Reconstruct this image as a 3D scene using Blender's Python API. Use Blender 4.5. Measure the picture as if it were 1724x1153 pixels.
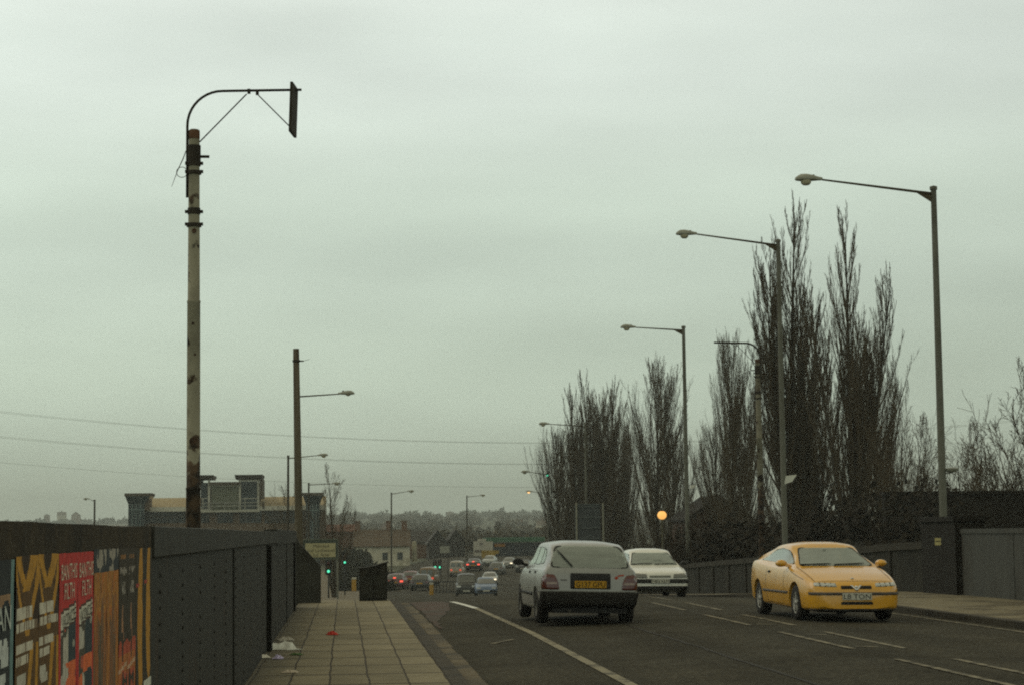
import bpy, bmesh, math, random
from mathutils import Vector, Matrix, Euler
from mathutils.bvhtree import BVHTree
from mathutils.geometry import delaunay_2d_cdt
random.seed(7)
PI = math.pi
R = math.radians
sc = bpy.context.scene
C = sc.collection
for o in list(bpy.data.objects):
    bpy.data.objects.remove(o)

# ------------------------------------------------------------------ camera, world, sun, exposure
FPX, PW, PH, EYE = 3300.0, 1724, 1153, 1.5
PITCH, YAW, ROLL = R(5.5351), R(4.9505), 0.013
cam_d = bpy.data.cameras.new('camera'); cam = bpy.data.objects.new('camera', cam_d); C.objects.link(cam)
cam_d.sensor_width = 36; cam_d.lens = 36 * FPX / PW; cam_d.clip_start = .1; cam_d.clip_end = 9000
cam.matrix_world = (Matrix.Translation((0, 0, EYE)) @ Matrix.Rotation(-YAW, 4, 'Z') @
                    Matrix.Rotation(PI/2 + PITCH, 4, 'X') @ Matrix.Rotation(-ROLL, 4, 'Z'))
sc.camera = cam
CAMR = cam.matrix_world.to_3x3()
sc.view_settings.view_transform = 'Standard'
sc.view_settings.look = 'None'
sc.view_settings.exposure = 0.0
sc.view_settings.gamma = 1.0
sc.render.engine = 'CYCLES'
sc.cycles.filter_width = 2.0
sc.cycles.use_denoising = False
sc.cycles.max_bounces = 6
sc.cycles.transparent_max_bounces = 16
sc.cycles.volume_bounces = 0

SUN_EL, SUN_AZ = R(42), R(-60)          # azimuth from +Y, negative = left
world = bpy.data.worlds.new('World'); sc.world = world; world.use_nodes = True
wn, wl = world.node_tree.nodes, world.node_tree.links
bg = wn['Background']; bg.inputs['Strength'].default_value = 0.1
sky = wn.new('ShaderNodeTexSky'); sky.sky_type = 'NISHITA'; sky.sun_disc = False
sky.sun_elevation = SUN_EL; sky.sun_rotation = SUN_AZ
tc = wn.new('ShaderNodeTexCoord'); sx = wn.new('ShaderNodeSeparateXYZ')
wl.new(tc.outputs['Generated'], sx.inputs[0])
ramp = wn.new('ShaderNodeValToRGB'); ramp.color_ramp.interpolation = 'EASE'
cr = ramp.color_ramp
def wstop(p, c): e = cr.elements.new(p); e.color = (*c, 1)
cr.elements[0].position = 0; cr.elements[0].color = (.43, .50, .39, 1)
cr.elements[1].position = 1; cr.elements[1].color = (.47, .43, .31, 1)  # overhead sky dimmed and warmed to darken and tint the ground light
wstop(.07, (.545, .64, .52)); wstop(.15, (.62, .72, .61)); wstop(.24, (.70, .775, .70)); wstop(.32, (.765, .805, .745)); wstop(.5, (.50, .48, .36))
# cloud unevenness, stretched along the horizon
mp = wn.new('ShaderNodeMapping'); mp.inputs['Scale'].default_value = (2.2, 2.2, 9.0); mp.inputs['Location'].default_value = (.4, .1, .75)
mp.inputs['Rotation'].default_value = (0, R(-7), 0)
wl.new(tc.outputs['Generated'], mp.inputs[0])
nz = wn.new('ShaderNodeTexNoise'); nz.inputs['Scale'].default_value = 1.7; nz.inputs['Detail'].default_value = 5; nz.inputs['Roughness'].default_value = .45
wl.new(mp.outputs[0], nz.inputs['Vector'])
mr = wn.new('ShaderNodeMapRange'); mr.inputs[1].default_value = .3; mr.inputs[2].default_value = .7; mr.inputs[3].default_value = 8.8; mr.inputs[4].default_value = 11.3
wl.new(nz.outputs['Fac'], mr.inputs[0])
# the sky is brighter towards the hidden sun on the left
mx = wn.new('ShaderNodeMapRange'); mx.inputs[1].default_value = -.25; mx.inputs[2].default_value = .35; mx.inputs[3].default_value = 1.2; mx.inputs[4].default_value = .97
wl.new(sx.outputs['X'], mx.inputs[0])
mm = wn.new('ShaderNodeMath'); mm.operation = 'MULTIPLY'
wl.new(mr.outputs[0], mm.inputs[0]); wl.new(mx.outputs[0], mm.inputs[1])
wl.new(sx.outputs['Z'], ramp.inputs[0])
vm = wn.new('ShaderNodeVectorMath'); vm.operation = 'SCALE'
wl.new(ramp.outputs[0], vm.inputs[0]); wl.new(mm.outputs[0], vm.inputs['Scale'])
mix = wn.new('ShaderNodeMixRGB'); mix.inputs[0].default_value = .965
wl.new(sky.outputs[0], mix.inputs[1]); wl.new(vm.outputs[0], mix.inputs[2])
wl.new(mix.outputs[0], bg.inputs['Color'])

sd = bpy.data.lights.new('sun', 'SUN'); sun = bpy.data.objects.new('sun', sd); C.objects.link(sun)
sd.energy = 0.5; sd.angle = R(40); sd.color = (1, .96, .88)
sun.rotation_euler = Vector((math.sin(SUN_AZ)*math.cos(SUN_EL), math.cos(SUN_AZ)*math.cos(SUN_EL), math.sin(SUN_EL))).to_track_quat('Z', 'Y').to_euler()

# ------------------------------------------------------------------ helpers
def ray(px, py):
    d = CAMR @ Vector((px - PW/2, -(py - PH/2), -FPX))
    return d / d.y
def P(px, py, Y):
    return Vector((0, 0, EYE)) + ray(px, py) * Y

def tag(o, label=None, cat=None, group=None, kind=None):
    if label: o['label'] = label
    if cat: o['category'] = cat
    if group: o['group'] = group
    if kind: o['kind'] = kind
    return o
def thing(name, label, cat, loc=(0, 0, 0), rot=(0, 0, 0), group=None):
    o = bpy.data.objects.new(name, None); C.objects.link(o)
    o.location = loc; o.rotation_euler = rot; o.empty_display_size = .2
    return tag(o, label, cat, group)
def copy_tree(o, parent=None):
    c = o.copy(); C.objects.link(c)
    if parent: c.parent = parent
    for ch in list(o.children): copy_tree(ch, c)
    return c

MATS = {}
def mat(name, col, rough=.85, var=.2, scale=6, second=None, sscale=3, sfac=(.5, .6), metal=0, bump=0, bscale=None, spec=.2, stretch=None, coat=0, third=None, tscale=8, tfac=(.55, .62)):
    if name in MATS: return MATS[name]
    m = bpy.data.materials.new(name); m.use_nodes = True; MATS[name] = m
    n, l = m.node_tree.nodes, m.node_tree.links
    b = n['Principled BSDF']
    b.inputs['Roughness'].default_value = rough; b.inputs['Metallic'].default_value = metal
    b.inputs['Specular IOR Level'].default_value = spec; b.inputs['Coat Weight'].default_value = coat
    t = n.new('ShaderNodeTexCoord'); vec = t.outputs['Object']
    if stretch:
        q = n.new('ShaderNodeMapping'); q.inputs['Scale'].default_value = stretch; l.new(vec, q.inputs[0]); vec = q.outputs[0]
    a = n.new('ShaderNodeTexNoise'); a.inputs['Scale'].default_value = scale; a.inputs['Detail'].default_value = 7; a.inputs['Roughness'].default_value = .65
    l.new(vec, a.inputs['Vector'])
    r1 = n.new('ShaderNodeMapRange'); r1.inputs[1].default_value = .3; r1.inputs[2].default_value = .7
    l.new(a.outputs['Fac'], r1.inputs[0])
    k = n.new('ShaderNodeMixRGB'); k.inputs[1].default_value = (*[c*(1-var) for c in col], 1); k.inputs[2].default_value = (*[c*(1+var) for c in col], 1)
    l.new(r1.outputs[0], k.inputs[0]); out = k.outputs[0]
    for sec, s_, f_ in ((second, sscale, sfac), (third, tscale, tfac)):
        if sec:
            a2 = n.new('ShaderNodeTexNoise'); a2.inputs['Scale'].default_value = s_; a2.inputs['Detail'].default_value = 8; a2.inputs['Roughness'].default_value = .6
            l.new(vec, a2.inputs['Vector'])
            r2 = n.new('ShaderNodeMapRange'); r2.inputs[1].default_value = f_[0]; r2.inputs[2].default_value = f_[1]
            l.new(a2.outputs['Fac'], r2.inputs[0])
            k2 = n.new('ShaderNodeMixRGB'); k2.inputs[2].default_value = (*sec, 1)
            l.new(r2.outputs[0], k2.inputs[0]); l.new(out, k2.inputs[1]); out = k2.outputs[0]
    l.new(out, b.inputs['Base Color'])
    if bump:
        bp = n.new('ShaderNodeBump'); bp.inputs['Strength'].default_value = bump; bp.inputs['Distance'].default_value = .02
        a3 = n.new('ShaderNodeTexNoise'); a3.inputs['Scale'].default_value = bscale or scale*3; a3.inputs['Detail'].default_value = 6
        l.new(vec, a3.inputs['Vector']); l.new(a3.outputs['Fac'], bp.inputs['Height']); l.new(bp.outputs[0], b.inputs['Normal'])
    return m
def emit_mat(name, col, strength, base=(.1, .1, .1)):
    if name in MATS: return MATS[name]
    m = bpy.data.materials.new(name); m.use_nodes = True; MATS[name] = m
    b = m.node_tree.nodes['Principled BSDF']
    b.inputs['Base Color'].default_value = (*base, 1); b.inputs['Emission Color'].default_value = (*col, 1); b.inputs['Emission Strength'].default_value = strength
    return m
def paint_mat(name, col, rough=.35, dirt=.25, coat=.3):
    """car paint with a little road dirt low down on the body"""
    if name in MATS: return MATS[name]
    m = mat(name, col, rough=rough, var=.04, scale=3, spec=.5, coat=coat, second=[c*.75+.02 for c in col], sscale=2.2, sfac=(.55, .8))
    m.node_tree.nodes['Principled BSDF'].inputs['Coat Roughness'].default_value = .15
    return m
def glass_mat():
    if 'car_glass' in MATS: return MATS['car_glass']
    m = bpy.data.materials.new('car_glass'); m.use_nodes = True; MATS['car_glass'] = m
    n, l = m.node_tree.nodes, m.node_tree.links
    n.remove(n['Principled BSDF'])
    tr = n.new('ShaderNodeBsdfTransparent'); tr.inputs[0].default_value = (.72, .78, .72, 1)
    gl = n.new('ShaderNodeBsdfGlossy'); gl.inputs['Roughness'].default_value = .06; gl.inputs[0].default_value = (.9, .95, .9, 1)
    df = n.new('ShaderNodeBsdfDiffuse'); df.inputs[0].default_value = (.52, .60, .50, 1)  # pale diffuse film: dust plus sky reflection put into the colour
    nz = n.new('ShaderNodeTexNoise'); nz.inputs['Scale'].default_value = 4
    r_ = n.new('ShaderNodeMapRange'); r_.inputs[3].default_value = .16; r_.inputs[4].default_value = .38
    l.new(nz.outputs['Fac'], r_.inputs[0])
    m1 = n.new('ShaderNodeMixShader'); l.new(r_.outputs[0], m1.inputs[0]); l.new(tr.outputs[0], m1.inputs[1]); l.new(df.outputs[0], m1.inputs[2])
    fr = n.new('ShaderNodeFresnel'); fr.inputs[0].default_value = 2.0
    m2 = n.new('ShaderNodeMixShader'); l.new(fr.outputs[0], m2.inputs[0]); l.new(m1.outputs[0], m2.inputs[1]); l.new(gl.outputs[0], m2.inputs[2])
    l.new(m2.outputs[0], n['Material Output'].inputs[0])
    return m
def attr_mat(name, rough=.75):
    if name in MATS: return MATS[name]
    m = bpy.data.materials.new(name); m.use_nodes = True; MATS[name] = m
    n, l = m.node_tree.nodes, m.node_tree.links
    b = n['Principled BSDF']; b.inputs['Roughness'].default_value = rough; b.inputs['Specular IOR Level'].default_value = .25
    a = n.new('ShaderNodeAttribute'); a.attribute_name = 'Col'
    t = n.new('ShaderNodeTexCoord'); z = n.new('ShaderNodeTexNoise'); z.inputs['Scale'].default_value = 26; z.inputs['Detail'].default_value = 5
    l.new(t.outputs['Object'], z.inputs['Vector'])
    r_ = n.new('ShaderNodeMapRange'); r_.inputs[1].default_value = .3; r_.inputs[2].default_value = .7; r_.inputs[3].default_value = 1.15; r_.inputs[4].default_value = 1.9
    l.new(z.outputs['Fac'], r_.inputs[0])
    v = n.new('ShaderNodeVectorMath'); v.operation = 'SCALE'; l.new(a.outputs['Color'], v.inputs[0]); l.new(r_.outputs[0], v.inputs['Scale'])
    l.new(v.outputs[0], b.inputs['Base Color'])
    return m

_txt = {}
def text_geo(s):
    if s in _txt: return _txt[s]
    cu = bpy.data.curves.new('txt', 'FONT'); cu.body = s; cu.resolution_u = 2
    ob = bpy.data.objects.new('txt', cu); C.objects.link(ob)
    dg = bpy.context.evaluated_depsgraph_get(); me = bpy.data.meshes.new_from_object(ob.evaluated_get(dg))
    vs = [v.co.copy() for v in me.vertices]; fs = [tuple(p.vertices) for p in me.polygons]
    bpy.data.objects.remove(ob); bpy.data.curves.remove(cu); bpy.data.meshes.remove(me)
    x0 = min(v.x for v in vs); x1 = max(v.x for v in vs); y0 = min(v.y for v in vs); y1 = max(v.y for v in vs)
    _txt[s] = ([((v.x-x0)/(x1-x0), (v.y-y0)/(y1-y0)) for v in vs], fs)
    return _txt[s]

class MB:
    def __init__(s): s.v = []; s.f = []; s.m = []; s.sm = []
    def add(s, vs, fs, m=0, smooth=False):
        k = len(s.v); s.v += [tuple(p) for p in vs]
        for f in fs: s.f.append(tuple(i+k for i in f)); s.m.append(m); s.sm.append(smooth)
        return s
    def box(s, x0, x1, y0, y1, z0, z1, m=0):
        return s.add([(x0,y0,z0),(x1,y0,z0),(x1,y1,z0),(x0,y1,z0),(x0,y0,z1),(x1,y0,z1),(x1,y1,z1),(x0,y1,z1)],
                     [(0,3,2,1),(4,5,6,7),(0,1,5,4),(1,2,6,5),(2,3,7,6),(3,0,4,7)], m)
    def hexa(s, bot, top, m=0):
        return s.add(list(bot)+list(top), [(0,3,2,1),(4,5,6,7),(0,1,5,4),(1,2,6,5),(2,3,7,6),(3,0,4,7)], m)
    def prism(s, poly, axis, a, b, m=0):
        def mk(p, t):
            return {'x': (t, p[0], p[1]), 'y': (p[0], t, p[1]), 'z': (p[0], p[1], t)}[axis]
        n = len(poly); vs = [mk(p, a) for p in poly] + [mk(p, b) for p in poly]
        fs = [tuple(range(n)), tuple(range(2*n-1, n-1, -1))] + [(i, i+n, (i+1) % n + n, (i+1) % n) for i in range(n)]
        return s.add(vs, fs, m)
    def tube(s, pts, r, n=8, m=0, cap=True, smooth=True):
        pts = [Vector(p) for p in pts]; k = len(pts)
        rr = r if isinstance(r, (list, tuple)) else [r]*k
        vs = []; up = None
        for i in range(k):
            t = (pts[min(i+1, k-1)] - pts[max(i-1, 0)]).normalized()
            if up is None: up = Vector((0, 0, 1)) if abs(t.z) < .9 else Vector((1, 0, 0))
            a = t.cross(up)
            if a.length < 1e-4: a = t.cross(Vector((0, 1, 0)))
            a.normalize(); b = a.cross(t).normalized(); up = b
            for j in range(n):
                q = 2*PI*j/n
                vs.append(pts[i] + (a*math.cos(q) + b*math.sin(q))*rr[i])
        fs = [(i*n+j, i*n+(j+1) % n, (i+1)*n+(j+1) % n, (i+1)*n+j) for i in range(k-1) for j in range(n)]
        s.add(vs, fs, m, smooth)
        if cap:
            b0 = len(s.v) - k*n
            s.f.append(tuple(b0+j for j in range(n-1, -1, -1))); s.m.append(m); s.sm.append(False)
            s.f.append(tuple(b0+(k-1)*n+j for j in range(n))); s.m.append(m); s.sm.append(False)
        return s
    def lathe(s, prof, n=20, c=(0, 0, 0), axis='z', m=0, smooth=True):
        vs = []
        for r, h in prof:
            for j in range(n):
                q = 2*PI*j/n; a, b = r*math.cos(q), r*math.sin(q)
                vs.append({'z': (c[0]+a, c[1]+b, c[2]+h), 'y': (c[0]+a, c[1]+h, c[2]+b), 'x': (c[0]+h, c[1]+a, c[2]+b)}[axis])
        k = len(prof)
        fs = [(i*n+j, i*n+(j+1) % n, (i+1)*n+(j+1) % n, (i+1)*n+j) for i in range(k-1) for j in range(n)]
        return s.add(vs, fs, m, smooth)
    def text(s, body, o, xd, ud, w, h, m=0):
        vs, fs = text_geo(body); o = Vector(o); xd = Vector(xd).normalized(); ud = Vector(ud).normalized()
        return s.add([o + xd*(a*w) + ud*(b*h) for a, b in vs], fs, m)
    def mesh(s, name):
        me = bpy.data.meshes.new(name); me.from_pydata(s.v, [], s.f)
        me.polygons.foreach_set('material_index', s.m); me.polygons.foreach_set('use_smooth', s.sm); me.update()
        return me
    def build(s, name, mats, parent=None, bevel=0, loc=None):
        me = s.mesh(name)
        for q in (mats if isinstance(mats, (list, tuple)) else [mats]): me.materials.append(q)
        o = bpy.data.objects.new(name, me); C.objects.link(o)
        if parent: o.parent = parent
        if loc: o.location = loc
        if bevel:
            b = o.modifiers.new('bevel', 'BEVEL'); b.width = bevel; b.segments = 2; b.limit_method = 'ANGLE'
        return o
def pbox(mb, px0, py0, px1, py1, Y, depth, m=0):
    """a real box whose front face at distance Y spans the given picture rectangle"""
    a, b = P(px0, py0, Y), P(px1, py1, Y)
    return mb.box(min(a.x, b.x), max(a.x, b.x), Y, Y+depth, min(a.z, b.z), max(a.z, b.z), m)

def pchip(pts):
    xs = [p[0] for p in pts]; ys = [p[1] for p in pts]; n = len(xs)
    d = [(ys[i+1]-ys[i])/(xs[i+1]-xs[i]) for i in range(n-1)]
    t = [d[0]] + [0 if d[i-1]*d[i] <= 0 else 2*d[i-1]*d[i]/(d[i-1]+d[i]) for i in range(1, n-1)] + [d[-1]]
    def f(x):
        if x <= xs[0]: return ys[0]
        if x >= xs[-1]: return ys[-1]
        i = 0
        while x > xs[i+1]: i += 1
        h = xs[i+1]-xs[i]; u = (x-xs[i])/h
        return ((1+2*u)*(1-u)**2*ys[i] + u*(1-u)**2*h*t[i] + u*u*(3-2*u)*ys[i+1] + u*u*(u-1)*h*t[i+1])
    return f
def sstep(a, b, x):
    t = min(1, max(0, (x-a)/(b-a))); return t*t*(3-2*t)

# ------------------------------------------------------------------ the road's long profile over the bridge hump
prof = pchip([(-60, 0), (0, 0), (40, 0), (46, -.03), (52, -.2), (56, -.34), (60, -.46), (80, -1.08), (100, -1.70), (130, -2.6),
              (165, -3.6), (200, -4.0), (230, -3.9), (260, -3.2), (300, -2.55), (350, -2.3), (420, -2.1), (520, -2.0), (800, 0), (1200, 5.5), (1600, 11), (2200, 17), (2700, 17), (4200, 0)])
roadL = pchip([(-20, 1.25), (55, 1.25), (90, 1.4), (150, 2.2), (200, 2.6), (260, 7), (330, 16), (420, 30)])
roadR = pchip([(-20, 10.6), (90, 10.6), (130, 13), (200, 28), (260, 38), (330, 52), (420, 74)])
def zroad(X, Y):
    l, r = roadL(Y), roadR(Y)
    return prof(Y) - .11 + .025*max(0, min(min(X-l, r-X), 4.6))
def zground(X, Y):
    z = prof(Y) - .45
    if Y < 150:
        l = sstep(-2.2, -7, X) if X < 0 else 0
        r = sstep(14.2, 18, X)
        z -= 4.5*max(l, r)*(1-sstep(60, 150, Y))
    if Y > 700: z += 2.5*math.sin(X*.004+1)*sstep(700, 1500, Y)
    return z
def G(px, py):
    """first hit of a picture ray with the road surface"""
    d = ray(px, py); Y = 5.0
    while Y < 420:
        q = Vector((0, 0, EYE)) + d*Y
        if q.z <= zroad(q.x, Y): return q
        Y += .25
    return Vector((0, 0, EYE)) + d*300

# ground sheet to the horizon
xs = [-3000, -1500, -800, -500, -300, -200, -140, -100, -70, -50, -36, -25, -18, -12, -9, -7, -6, -5, -4, -3.2, -2.2, -1.5, 0, 4, 8, 12, 14.2, 15, 16, 17, 18, 21, 25, 30, 38, 48, 60, 80, 110, 150, 200, 300, 500, 800, 1500, 3000]
ys = [-60, -20] + list(range(0, 130, 5)) + list(range(130, 440, 10)) + [460, 500, 560, 640, 740, 860, 1000, 1200, 1400, 1600, 1800, 2000, 2200, 2450, 2700, 3200, 4200]
g = MB(); nx = len(xs)
for y in ys:
    for x in xs: g.v.append((x, y, zground(x, y)))
for j in range(len(ys)-1):
    for i in range(nx-1):
        g.f.append((j*nx+i, j*nx+i+1, (j+1)*nx+i+1, (j+1)*nx+i)); g.m.append(0); g.sm.append(True)
tag(g.build('ground', mat('ground_earth', (.07, .068, .04), scale=.4, var=.4, second=(.05, .06, .025), sscale=.03, sfac=(.4, .6), third=(.12, .105, .07), tscale=.012)), kind='structure')

# road, pavements, kerbs ------------------------------------------------
def strip(name, material, edges, zf, y0, y1, st=2.0):
    """sheet following the long profile; edges = list of functions X(Y)"""
    b = MB(); n = int((y1-y0)/st)+1; k = len(edges)
    for j in range(n):
        y = y0+(y1-y0)*j/(n-1)
        for e in edges:
            x = e(y); b.v.append((x, y, zf(x, y)))
    for j in range(n-1):
        for i in range(k-1):
            b.f.append((j*k+i, j*k+i+1, (j+1)*k+i+1, (j+1)*k+i)); b.m.append(0); b.sm.append(True)
    return b.build(name, material)
def asphalt():
    m = mat('asphalt', (.052, .048, .033), rough=.95, var=.22, scale=55, bump=.3, bscale=120, spec=.08, second=(.037, .033, .021), sscale=.55, sfac=(.42, .62), third=(.062, .056, .037), tscale=.13, tfac=(.48, .7))
    n, l = m.node_tree.nodes, m.node_tree.links
    b = n['Principled BSDF']; src = b.inputs['Base Color'].links[0].from_socket
    t = n.new('ShaderNodeTexCoord'); sp = n.new('ShaderNodeSeparateXYZ'); l.new(t.outputs['Object'], sp.inputs[0])
    # worn wheel tracks: paler bands along each lane, broken by noise
    w = n.new('ShaderNodeMath'); w.operation = 'SINE'; q = n.new('ShaderNodeMath'); q.operation = 'MULTIPLY_ADD'; q.inputs[1].default_value = 2*PI/1.75; q.inputs[2].default_value = .9
    l.new(sp.outputs['X'], q.inputs[0]); l.new(q.outputs[0], w.inputs[0])
    r0 = n.new('ShaderNodeMapRange'); r0.inputs[1].default_value = -.6; r0.inputs[2].default_value = 1; r0.inputs[3].default_value = .9; r0.inputs[4].default_value = 1.1
    l.new(w.outputs[0], r0.inputs[0])
    v = n.new('ShaderNodeVectorMath'); v.operation = 'SCALE'; l.new(src, v.inputs[0]); l.new(r0.outputs[0], v.inputs['Scale'])
    # stone chippings
    nz_ = n.new('ShaderNodeTexVoronoi'); nz_.inputs['Scale'].default_value = 26; l.new(t.outputs['Object'], nz_.inputs['Vector'])
    r3 = n.new('ShaderNodeMapRange'); r3.inputs[1].default_value = .0; r3.inputs[2].default_value = 1; r3.inputs[3].default_value = .55; r3.inputs[4].default_value = 1.45
    sh = n.new('ShaderNodeSeparateXYZ'); l.new(nz_.outputs['Color'], sh.inputs[0]); l.new(sh.outputs[0], r3.inputs[0])
    v2 = n.new('ShaderNodeVectorMath'); v2.operation = 'SCALE'; l.new(v.outputs[0], v2.inputs[0]); l.new(r3.outputs[0], v2.inputs['Scale'])
    l.new(v2.outputs[0], b.inputs['Base Color'])
    return m
def paving():
    if 'paving' in MATS: return MATS['paving']
    m = bpy.data.materials.new('paving'); m.use_nodes = True; MATS['paving'] = m
    n, l = m.node_tree.nodes, m.node_tree.links
    b = n['Principled BSDF']; b.inputs['Roughness'].default_value = .9; b.inputs['Specular IOR Level'].default_value = .25
    t = n.new('ShaderNodeTexCoord'); sp = n.new('ShaderNodeSeparateXYZ'); l.new(t.outputs['Object'], sp.inputs[0])
    def math_(op, a, c=None, d=None):
        q = n.new('ShaderNodeMath'); q.operation = op
        for i, s in enumerate((a, c, d)):
            if s is None: continue
            if isinstance(s, (int, float)): q.inputs[i].default_value = s
            else: l.new(s, q.inputs[i])
        return q.outputs[0]
    # joints wander slightly
    wob = n.new('ShaderNodeTexNoise'); wob.inputs['Scale'].default_value = .8; l.new(t.outputs['Object'], wob.inputs['Vector'])
    wv = math_('MULTIPLY_ADD', wob.outputs['Fac'], .05, -.025)
    xx = math_('ADD', sp.outputs['X'], wv)
    yy = math_('ADD', sp.outputs['Y'], wv)
    u = math_('DIVIDE', math_('ADD', xx, .565+.407*10), .407); v = math_('DIVIDE', math_('ADD', yy, -20.08+1.45*40), 1.45)
    fu, fv = math_('FRACT', u), math_('FRACT', v)
    du = math_('MULTIPLY', math_('MINIMUM', fu, math_('SUBTRACT', 1, fu)), .407)
    dv = math_('MULTIPLY', math_('MINIMUM', fv, math_('SUBTRACT', 1, fv)), 1.45)
    ju = n.new('ShaderNodeMapRange'); ju.inputs[1].default_value = .006; ju.inputs[2].default_value = .014; l.new(du, ju.inputs[0])
    jv = n.new('ShaderNodeMapRange'); jv.inputs[1].default_value = .025; jv.inputs[2].default_value = .085; jv.inputs[3].default_value = .12; l.new(dv, jv.inputs[0])
    j = math_('MULTIPLY', ju.outputs[0], jv.outputs[0])
    cmb = n.new('ShaderNodeCombineXYZ'); l.new(math_('FLOOR', u), cmb.inputs[0]); l.new(math_('FLOOR', v), cmb.inputs[1])
    wn_ = n.new('ShaderNodeTexWhiteNoise'); wn_.noise_dimensions = '2D'; l.new(cmb.outputs[0], wn_.inputs['Vector'])
    nz1 = n.new('ShaderNodeTexNoise'); nz1.inputs['Scale'].default_value = 2.2; nz1.inputs['Detail'].default_value = 8; l.new(t.outputs['Object'], nz1.inputs['Vector'])
    nz2 = n.new('ShaderNodeTexNoise'); nz2.inputs['Scale'].default_value = 60; nz2.inputs['Detail'].default_value = 3; l.new(t.outputs['Object'], nz2.inputs['Vector'])
    f = math_('ADD', math_('MULTIPLY', wn_.outputs['Value'], .22), math_('ADD', math_('MULTIPLY', nz1.outputs['Fac'], .5), math_('MULTIPLY', nz2.outputs['Fac'], .45)))
    rp = n.new('ShaderNodeValToRGB'); rp.color_ramp.elements[0].position = .32; rp.color_ramp.elements[0].color = (.12, .104, .058, 1)
    rp.color_ramp.elements[1].position = .85; rp.color_ramp.elements[1].color = (.30, .26, .158, 1); l.new(f, rp.inputs[0])
    k = n.new('ShaderNodeMixRGB'); k.inputs[1].default_value = (.045, .035, .02, 1); l.new(j, k.inputs[0]); l.new(rp.outputs[0], k.inputs[2])
    # darker along the foot of the wall, edge broken by noise
    dd = n.new('ShaderNodeMapRange'); dd.inputs[1].default_value = -.95; dd.inputs[2].default_value = -.45; dd.inputs[3].default_value = .4; dd.inputs[4].default_value = 1
    l.new(math_('ADD', sp.outputs['X'], math_('MULTIPLY_ADD', nz1.outputs['Fac'], .6, -.3)), dd.inputs[0])
    k2 = n.new('ShaderNodeMixRGB'); k2.inputs[1].default_value = (.05, .045, .028, 1); l.new(dd.outputs[0], k2.inputs[0]); l.new(k.outputs[0], k2.inputs[2])
    l.new(k2.outputs[0], b.inputs['Base Color'])
    bp = n.new('ShaderNodeBump'); bp.inputs['Strength'].default_value = .4; bp.inputs['Distance'].default_value = .01
    l.new(math_('ADD', j, math_('MULTIPLY', nz2.outputs['Fac'], .3)), bp.inputs['Height']); l.new(bp.outputs[0], b.inputs['Normal'])
    return m
def lerpedge(t): return lambda y: roadL(y) + (roadR(y)-roadL(y))*t
tag(strip('road', asphalt(), [roadL] + [lerpedge(t/16) for t in range(1, 16)] + [roadR], zroad, -20, 420), kind='structure')
const = lambda c: (lambda y: c)
tag(strip('pavement_left', paving(), [const(-1.02), const(-.5), const(.3), const(1.065)], lambda x, y: prof(y), -20, 52, 1), kind='structure')
tag(strip('pavement_beyond', mat('far_paving', (.13, .105, .062), scale=3, var=.3), [lambda y: -9 if y > 54 else -1.02, lambda y: roadL(y)-.19], lambda x, y: prof(y)-.004, 52, 260, 2), kind='structure')
tag(strip('pavement_right', mat('right_paving', (.17, .146, .086), scale=2.5, var=.3, second=(.09, .075, .042), sscale=.8, bump=.3, bscale=40), [lambda y: roadR(y)+.15, const(13.75)], lambda x, y: prof(y), -20, 100, 2), kind='structure')
def kerb(name, xin, xout, m, y0, y1):
    b = MB(); n = int((y1-y0)/.92)
    for j in range(n):
        a, c = y0+j*.92, y0+j*.92+.912
        for (x0, x1) in ((xin, xout),):
            b.hexa([(x0(a), a, prof(a)-.3), (x1(a), a, prof(a)-.3), (x1(c), c, prof(c)-.3), (x0(c), c, prof(c)-.3)],
                   [(x0(a), a, prof(a)+.004), (x1(a), a, prof(a)+.004), (x1(c), c, prof(c)+.004), (x0(c), c, prof(c)+.004)])
    return tag(b.build(name, m, bevel=.012), kind='structure')
kst = mat('kerb_stone', (.052, .043, .026), scale=5, var=.35, bump=.3, second=(.03, .026, .016), sscale=1.5)
kerb('kerb_left', const(1.068), const(1.252), kst, -10, 90)
kerb('kerb_right', roadR, lambda y: roadR(y)+.15, mat('kerb_dark', (.04, .034, .021), scale=4, var=.3, second=(.025, .021, .013), sscale=1), 8, 110)
# pale concrete channel along the left kerb, worn and patchy, sheet 4 mm over the road
b = MB(); y = 8.0
while y < 60:
    L = random.uniform(1.4, 2.2); w0 = 1.262; w1 = 1.53+random.uniform(-.02, .03)
    pts = [(w0, y), (w1, y), (w1+random.uniform(-.02, .02), y+L-.02), (w0, y+L-.02)]
    b.add([(x, yy, zroad(x, yy)+.005) for x, yy in pts], [(0, 1, 2, 3)]); y += L
tag(b.build('road_channel', mat('channel_concrete', (.125, .10, .055), scale=3, var=.3, second=(.058, .05, .032), sscale=.9, sfac=(.45, .58))), kind='structure')
# red-brown worn surfacing beside the edge line near the crest
b = MB(); n = 40; lo = []; hi = []
for j in range(n):
    yy = 33.5+22*j/(n-1); t = sstep(33, 46, yy)
    x0 = 1.56+random.uniform(0, .05); x1 = 1.62+.80*t+random.uniform(-.06, .05)
    lo.append((x0, yy, zroad(x0, yy)+.007)); hi.append((x1, yy, zroad(x1, yy)+.007))
b.add(lo+hi, [(i, i+n, i+n+1, i+1) for i in range(n-1)])
tag(b.build('red_surfacing', mat('red_surface', (.072, .042, .026), scale=20, var=.3, second=(.054, .046, .03), sscale=1.3, sfac=(.42, .6))), kind='structure')
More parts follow.
